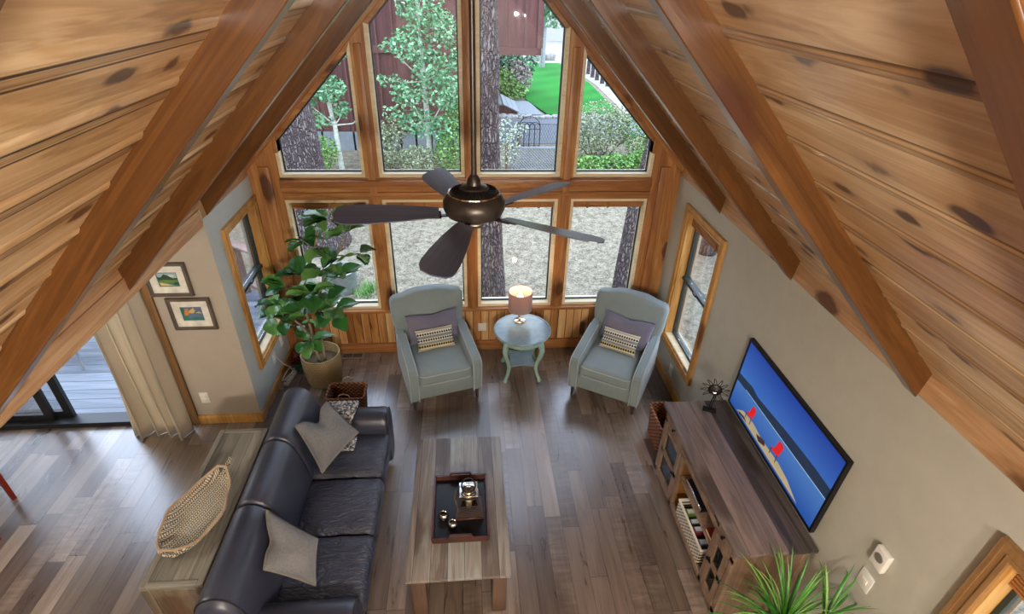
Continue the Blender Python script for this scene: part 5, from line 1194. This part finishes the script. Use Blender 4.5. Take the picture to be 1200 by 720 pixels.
t = thing('leafy_tree', 'leafy green tree standing on the lawn right of the house wing', 'tree', (4.15, 30.8, GZ))
MB().tube([(0, 0, 0), (.02, 0, 1.5), (.1, 0, 4.5)], [.16, .13, .08], 12).build('trunk', 'galv', t)
f = MB(); leaves(f, [(5.0, 30.5, 3.0, 1.6, 1.2, 1.5), (4.6, 30.5, 2.0, 1.0, 1, .8), (6.0, 30.5, 2.4, 1.2, 1, 1.0), (5.0, 30.5, 5, 2.2, 1.4, 1.6)], 3500, .2, rd); f.xf(Matrix.Translation((-4.15, -30.8, -GZ))); f.build('foliage', 'aspen', t, flat=True)
# house
t = thing('house', 'red brown board and batten house behind the aspens', 'house', (0, 0, 0))
HY = 15.2; HB = 1.78
MB().b2(-12, .3, HY, HY+9, GZ, HB).build('lower_wall', 'siding', t, flat=True)
MB().b2(-12, 1.96, HY, HY+9, HB, 6.5).build('upper_wall', 'siding', t, flat=True)
m = MB(); x = -11.9
while x < 1.96:
    if x < .3: m.b2(x, x+.05, HY-.03, HY, GZ, HB)
    m.b2(x, x+.05, HY-.03, HY, HB+.17, 6.5); x += .42
m.build('battens', 'gap', t, flat=True)
m = MB(); m.b2(-12, 1.98, HY-.05, HY, HB, HB+.17); m.b2(1.86, 1.98, HY-.05, HY+.05, HB, 6.5); m.b2(1.94, 1.98, HY, HY+9, HB, HB+.17); m.build('trim_band', 'gap', t, flat=True)
m = MB(); m.b2(-12, .3, HY-.03, HY, GZ, GZ+.5); m.build('foundation', 'concrete', t, flat=True)
# lawn, drive, slab, wooden step
m = MB(); m.prism([(3.35, 32.3, GZ), (5.3, 32.3, GZ), (5.75, 25.8, GZ), (5.55, 19.5, GZ), (2.9, 19.65, GZ), (2.4, 22.2, GZ)], (0, 0, .05)); o = m.build('lawn', 'lawn', flat=True); tag(o, 'bright green mown lawn beyond the drive', 'lawn', kind='stuff')
m = MB(); m.prism([(-3, 15.9, GZ), (2.7, 15.9, GZ), (6.5, 17.2, GZ), (8, 19.1, GZ), (-3, 19.0, GZ)], (0, 0, .02)); st(m.build('driveway', 'asphalt', flat=True))
m = MB(); m.prism([(1.35, 19.7, GZ), (2.75, 19.6, GZ), (2.5, 21.9, GZ), (1.9, 22.0, GZ)], (0, 0, .035)); st(m.build('path', 'concrete', flat=True))
m = MB(); m.prism([(5.8, 19, GZ), (12, 19, GZ), (12, 60, GZ), (3, 60, GZ), (3.2, 32.6, GZ), (5.6, 32.6, GZ), (6.0, 25.8, GZ)], (0, 0, .015)); M['gravel'] = plain('pale gravel', '#8b877e', .95, var=.25, bump=.4, bscale=30); st(m.build('gravel_drive', 'gravel', flat=True))
t = thing('wooden_step', 'low wooden step with grey boards beside the concrete path', 'step', (1.0, 20.6, GZ))
m = MB(); m.prism([(-1.4, -.9, 0), (.85, -.9, 0), (.85, -.9, .08), (.3, -.9, .32), (-1.4, -.9, .32)], (0, 1.9, 0)); m.build('base', 'siding', t, flat=True)
m = MB()
for k in range(9): m.b2(-1.45, .3, -.95+.22*k, -.75+.22*k, .32, .36)
for k in range(3): m.box((.42+.19*k, .0, .31-.085*k), (.2, 1.95, .03), rot=Euler((0, math.radians(24), 0)))
m.build('boards', 'concrete', t, flat=True)
rd = random.Random(21)
rocks = MB()
for k in range(170):
    x = rd.uniform(.3, 5.4); y = 19.25+rd.uniform(-.18, .25); r = rd.uniform(.05, .1); rocks.soft((x, y, GZ+r*.4), (r, r*.8, r*.55), r*.4)
o = rocks.build('pebbles', 'stone', sharp=60); tag(o, 'strip of pale pebbles between drive and lawn', 'pebbles', kind='stuff')
# fences
t = thing('wire_fence', 'grey wire mesh fence along the near side of the drive', 'fence', (0, 15.7, GZ))
m = MB(); m.tube([(-.2, 0, .62), (3.2, 0, .62)], .016, 6); m.tube([(-.2, 0, .06), (3.2, 0, .06)], .010, 6); m.build('rail', 'wire', t)
for x in (-.2, 1.5, 3.2): MB().tube([(x, 0, 0), (x, 0, .68)], .022, 8).build('post', 'wire', t)
m = MB()
for k in range(44): m.tube([(-.2+.077*k, 0, .06), (-.2+.077*k+.28 if -.2+.077*k+.28 < 3.2 else 3.2, 0, .62)], .004, 4); m.tube([(-.2+.077*k, 0, .62), (min(3.2, -.2+.077*k+.28), 0, .06)], .004, 4)
m.build('mesh', 'wire', t)
t = thing('garden_arch', 'black wire garden hoop panel in front of the drive', 'garden fence', (1.78, 15.35, GZ))
m = MB()
for cx_, r, h in ((0, .30, .62), (-.15, .15, .60), (.15, .15, .60), (0, .15, .60)):
    m.tube([(cx_-r, 0, 0)]+[(cx_-r*math.cos(a), 0, h+r*math.sin(a)*(1.0 if r < .2 else .95)) for a in [PI*i/12 for i in range(13)]]+[(cx_+r, 0, 0)], .012, 6)
m.tube([(-.3, 0, .1), (.3, 0, .1)], .01, 6); m.tube([(-.3, 0, .56), (.3, 0, .56)], .01, 6); m.build('hoops', 'black', t)
t = thing('lattice_panel', 'grey diagonal lattice panel standing behind the window', 'lattice', (1.85, 13.4, GZ))
m = MB()
for k in range(24):
    x = -.75+.075*k
    for sg in (1, -1):
        a, b = (x, 0), (x+sg*.55, .55)
        if sg < 0: a, b = (x, 0), (x-.55, .55)
        def clip(p, q, X0=-.7, X1=.7):
            p, q = Vector(p), Vector(q)
            if (p.x < X0 and q.x < X0) or (p.x > X1 and q.x > X1): return None
            d_ = q-p; t0, t1 = 0, 1
            for lim, s2 in ((X0, 1), (X1, -1)):
                if s2*(p.x-lim) < 0: t0 = max(t0, (lim-p.x)/d_.x)
                if s2*(q.x-lim) < 0: t1 = min(t1, (lim-p.x)/d_.x)
            return None if t0 >= t1 else (p+d_*t0, p+d_*t1)
        c = clip(a, b)
        if c: m.tube([(c[0].x, .012*sg, c[0].y+.02), (c[1].x, .012*sg, c[1].y+.02)], .013, 4)
m.build('slats', 'concrete', t, flat=True); m = MB(); m.b2(-.74, .74, -.025, .025, .56, .60); m.b2(-.74, .74, -.025, .025, 0, .03); m.b2(-.74, -.70, -.025, .025, 0, .6); m.b2(.70, .74, -.025, .025, 0, .6); m.build('frame', 'concrete', t, flat=True)
for k, (x, y) in enumerate(((6.27, 28.9), (6.28, 27.9), (6.33, 27.1), (6.38, 26.2), (6.47, 25.5))):
    m = MB(); m.lathe([(0, -.05), (.10, -.05), (.10, .6), (.085, .66), (0, .68)], n=14); o = m.build('log_post', 'bark', loc=(x, y, GZ)); tag(o, 'dark log post beside the gravel drive, %s of the row' % ['farthest', 'second farthest', 'middle one', 'second nearest', 'nearest'][k], 'post', 'log posts along the gravel drive')
for k, (x, y, r, lab) in enumerate(((4.1, 33.4, .38, 'grey boulder behind the lawn, left of the pair'), (4.85, 33.9, .45, 'grey boulder behind the lawn, right of the pair'))):
    m = MB(); m.soft((0, 0, r*.4), (r, r*.8, r*.5), r*.35)
    for v in m.bm.verts: v.co *= 1+.18*mnoise.noise(v.co*3+Vector((k*5, 0, 0)))
    o = m.build('boulder', 'stone', sharp=60, loc=(x, y, GZ)); tag(o, lab, 'boulder', 'boulders behind the lawn')
t = thing('garage', 'white garage wall far behind the lawn', 'building', (8, 44, GZ)); MB().b2(-6, 8, 0, 6, 0, 4).build('wall', 'farwall', t, flat=True); MB().prism([(-6.4, -.4, 4), (8.4, -.4, 4), (8.4, 3, 5.6), (-6.4, 3, 5.6)], (0, 0, .2)).build('roof', 'stone', t, flat=True)
t = thing('metal_tub', 'galvanised metal tub on the ground outside the far left window', 'tub', (-2.0, 7.45, GZ))
m = MB(); m.lathe([(0, 0), (.20, 0), (.235, .15), (.24, .36), (.25, .375), (.238, .38), (.225, .36), (.22, .28)], n=40); m.build('tub', 'galv', t); MB().lathe([(0, .30), (.222, .29)], n=30).build('soil', 'ground', t)
m = MB(); m.tube([(.243, -.04, .28), (.275, -.04, .26), (.285, 0, .24), (.275, .04, .26), (.243, .04, .28)], .008, 6); m.build('handle', 'galv', t)
m = MB()
for k in range(140): a = rd.uniform(0, 2*PI); r = rd.uniform(0, .16)*1.6; strap(m, Vector((-1.6+r*math.cos(a), 7.35+r*math.sin(a), GZ)), rd.uniform(0, 6.28), math.radians(rd.uniform(40, 85)), rd.uniform(.1, .2), .006, 1.2)
o = m.build('grass_tuft', 'grassy', sharp=80); tag(o, 'tuft of green grass growing beside the metal tub', 'grass', kind='stuff')
# ------------------------------------------------------------------ light
w = bpy.data.worlds.new('sky'); sc.world = w; w.use_nodes = True; nt = w.node_tree; bg = nt.nodes['Background']
tc = nt.nodes.new('ShaderNodeTexCoord'); sp = nt.nodes.new('ShaderNodeSeparateXYZ'); nt.links.new(tc.outputs['Generated'], sp.inputs[0])
rp = nt.nodes.new('ShaderNodeValToRGB'); nt.links.new(sp.outputs[2], rp.inputs[0]); e = rp.color_ramp.elements
e[0].position = 0.1; e[0].color = (.52, .58, .66, 1); e[1].position = .72; e[1].color = (.82, 1.0, 1.3, 1)
nt.links.new(rp.outputs[0], bg.inputs[0]); bg.inputs[1].default_value = 3.5
def lamp(name, kind, loc, energy, color, size=.3, rot=None):
    l = bpy.data.lights.new(name, kind); l.energy = energy; l.color = color
    if kind == 'AREA': l.shape = 'DISK'; l.size = size
    else: l.shadow_soft_size = size
    o = bpy.data.objects.new(name, l); COL.objects.link(o); o.location = loc
    if rot: o.rotation_euler = rot
    return o
lamp('loft_bulb', 'POINT', (.98, -1.6, 2.93), 50, (1, .94, .86), .03); lamp('loft_bulb', 'POINT', (1.16, -1.6, 2.93), 50, (1, .94, .86), .03)
lamp('added_fill', 'POINT', (.06, -1.7, 2.95), 230, (1, .95, .88), .16)  # unseen fill light, added to brighten both ceiling slopes
lamp('added_side_fill', 'POINT', (-3.6, 1.6, 2.0), 40, (1, .93, .84), .2)  # fill light added to brighten the dining side, no fixture modelled
sc.view_settings.view_transform = 'Standard'; sc.view_settings.look = 'None'; sc.view_settings.exposure = .76; sc.view_settings.gamma = 1; sc.view_settings.use_curve_mapping = False
sc.cycles.use_denoising = True; sc.cycles.max_bounces = 8; sc.cycles.diffuse_bounces = 5; sc.cycles.glossy_bounces = 4; sc.cycles.transparent_max_bounces = 16; sc.cycles.sample_clamp_indirect = 6; sc.cycles.caustics_reflective = False; sc.cycles.caustics_refractive = False
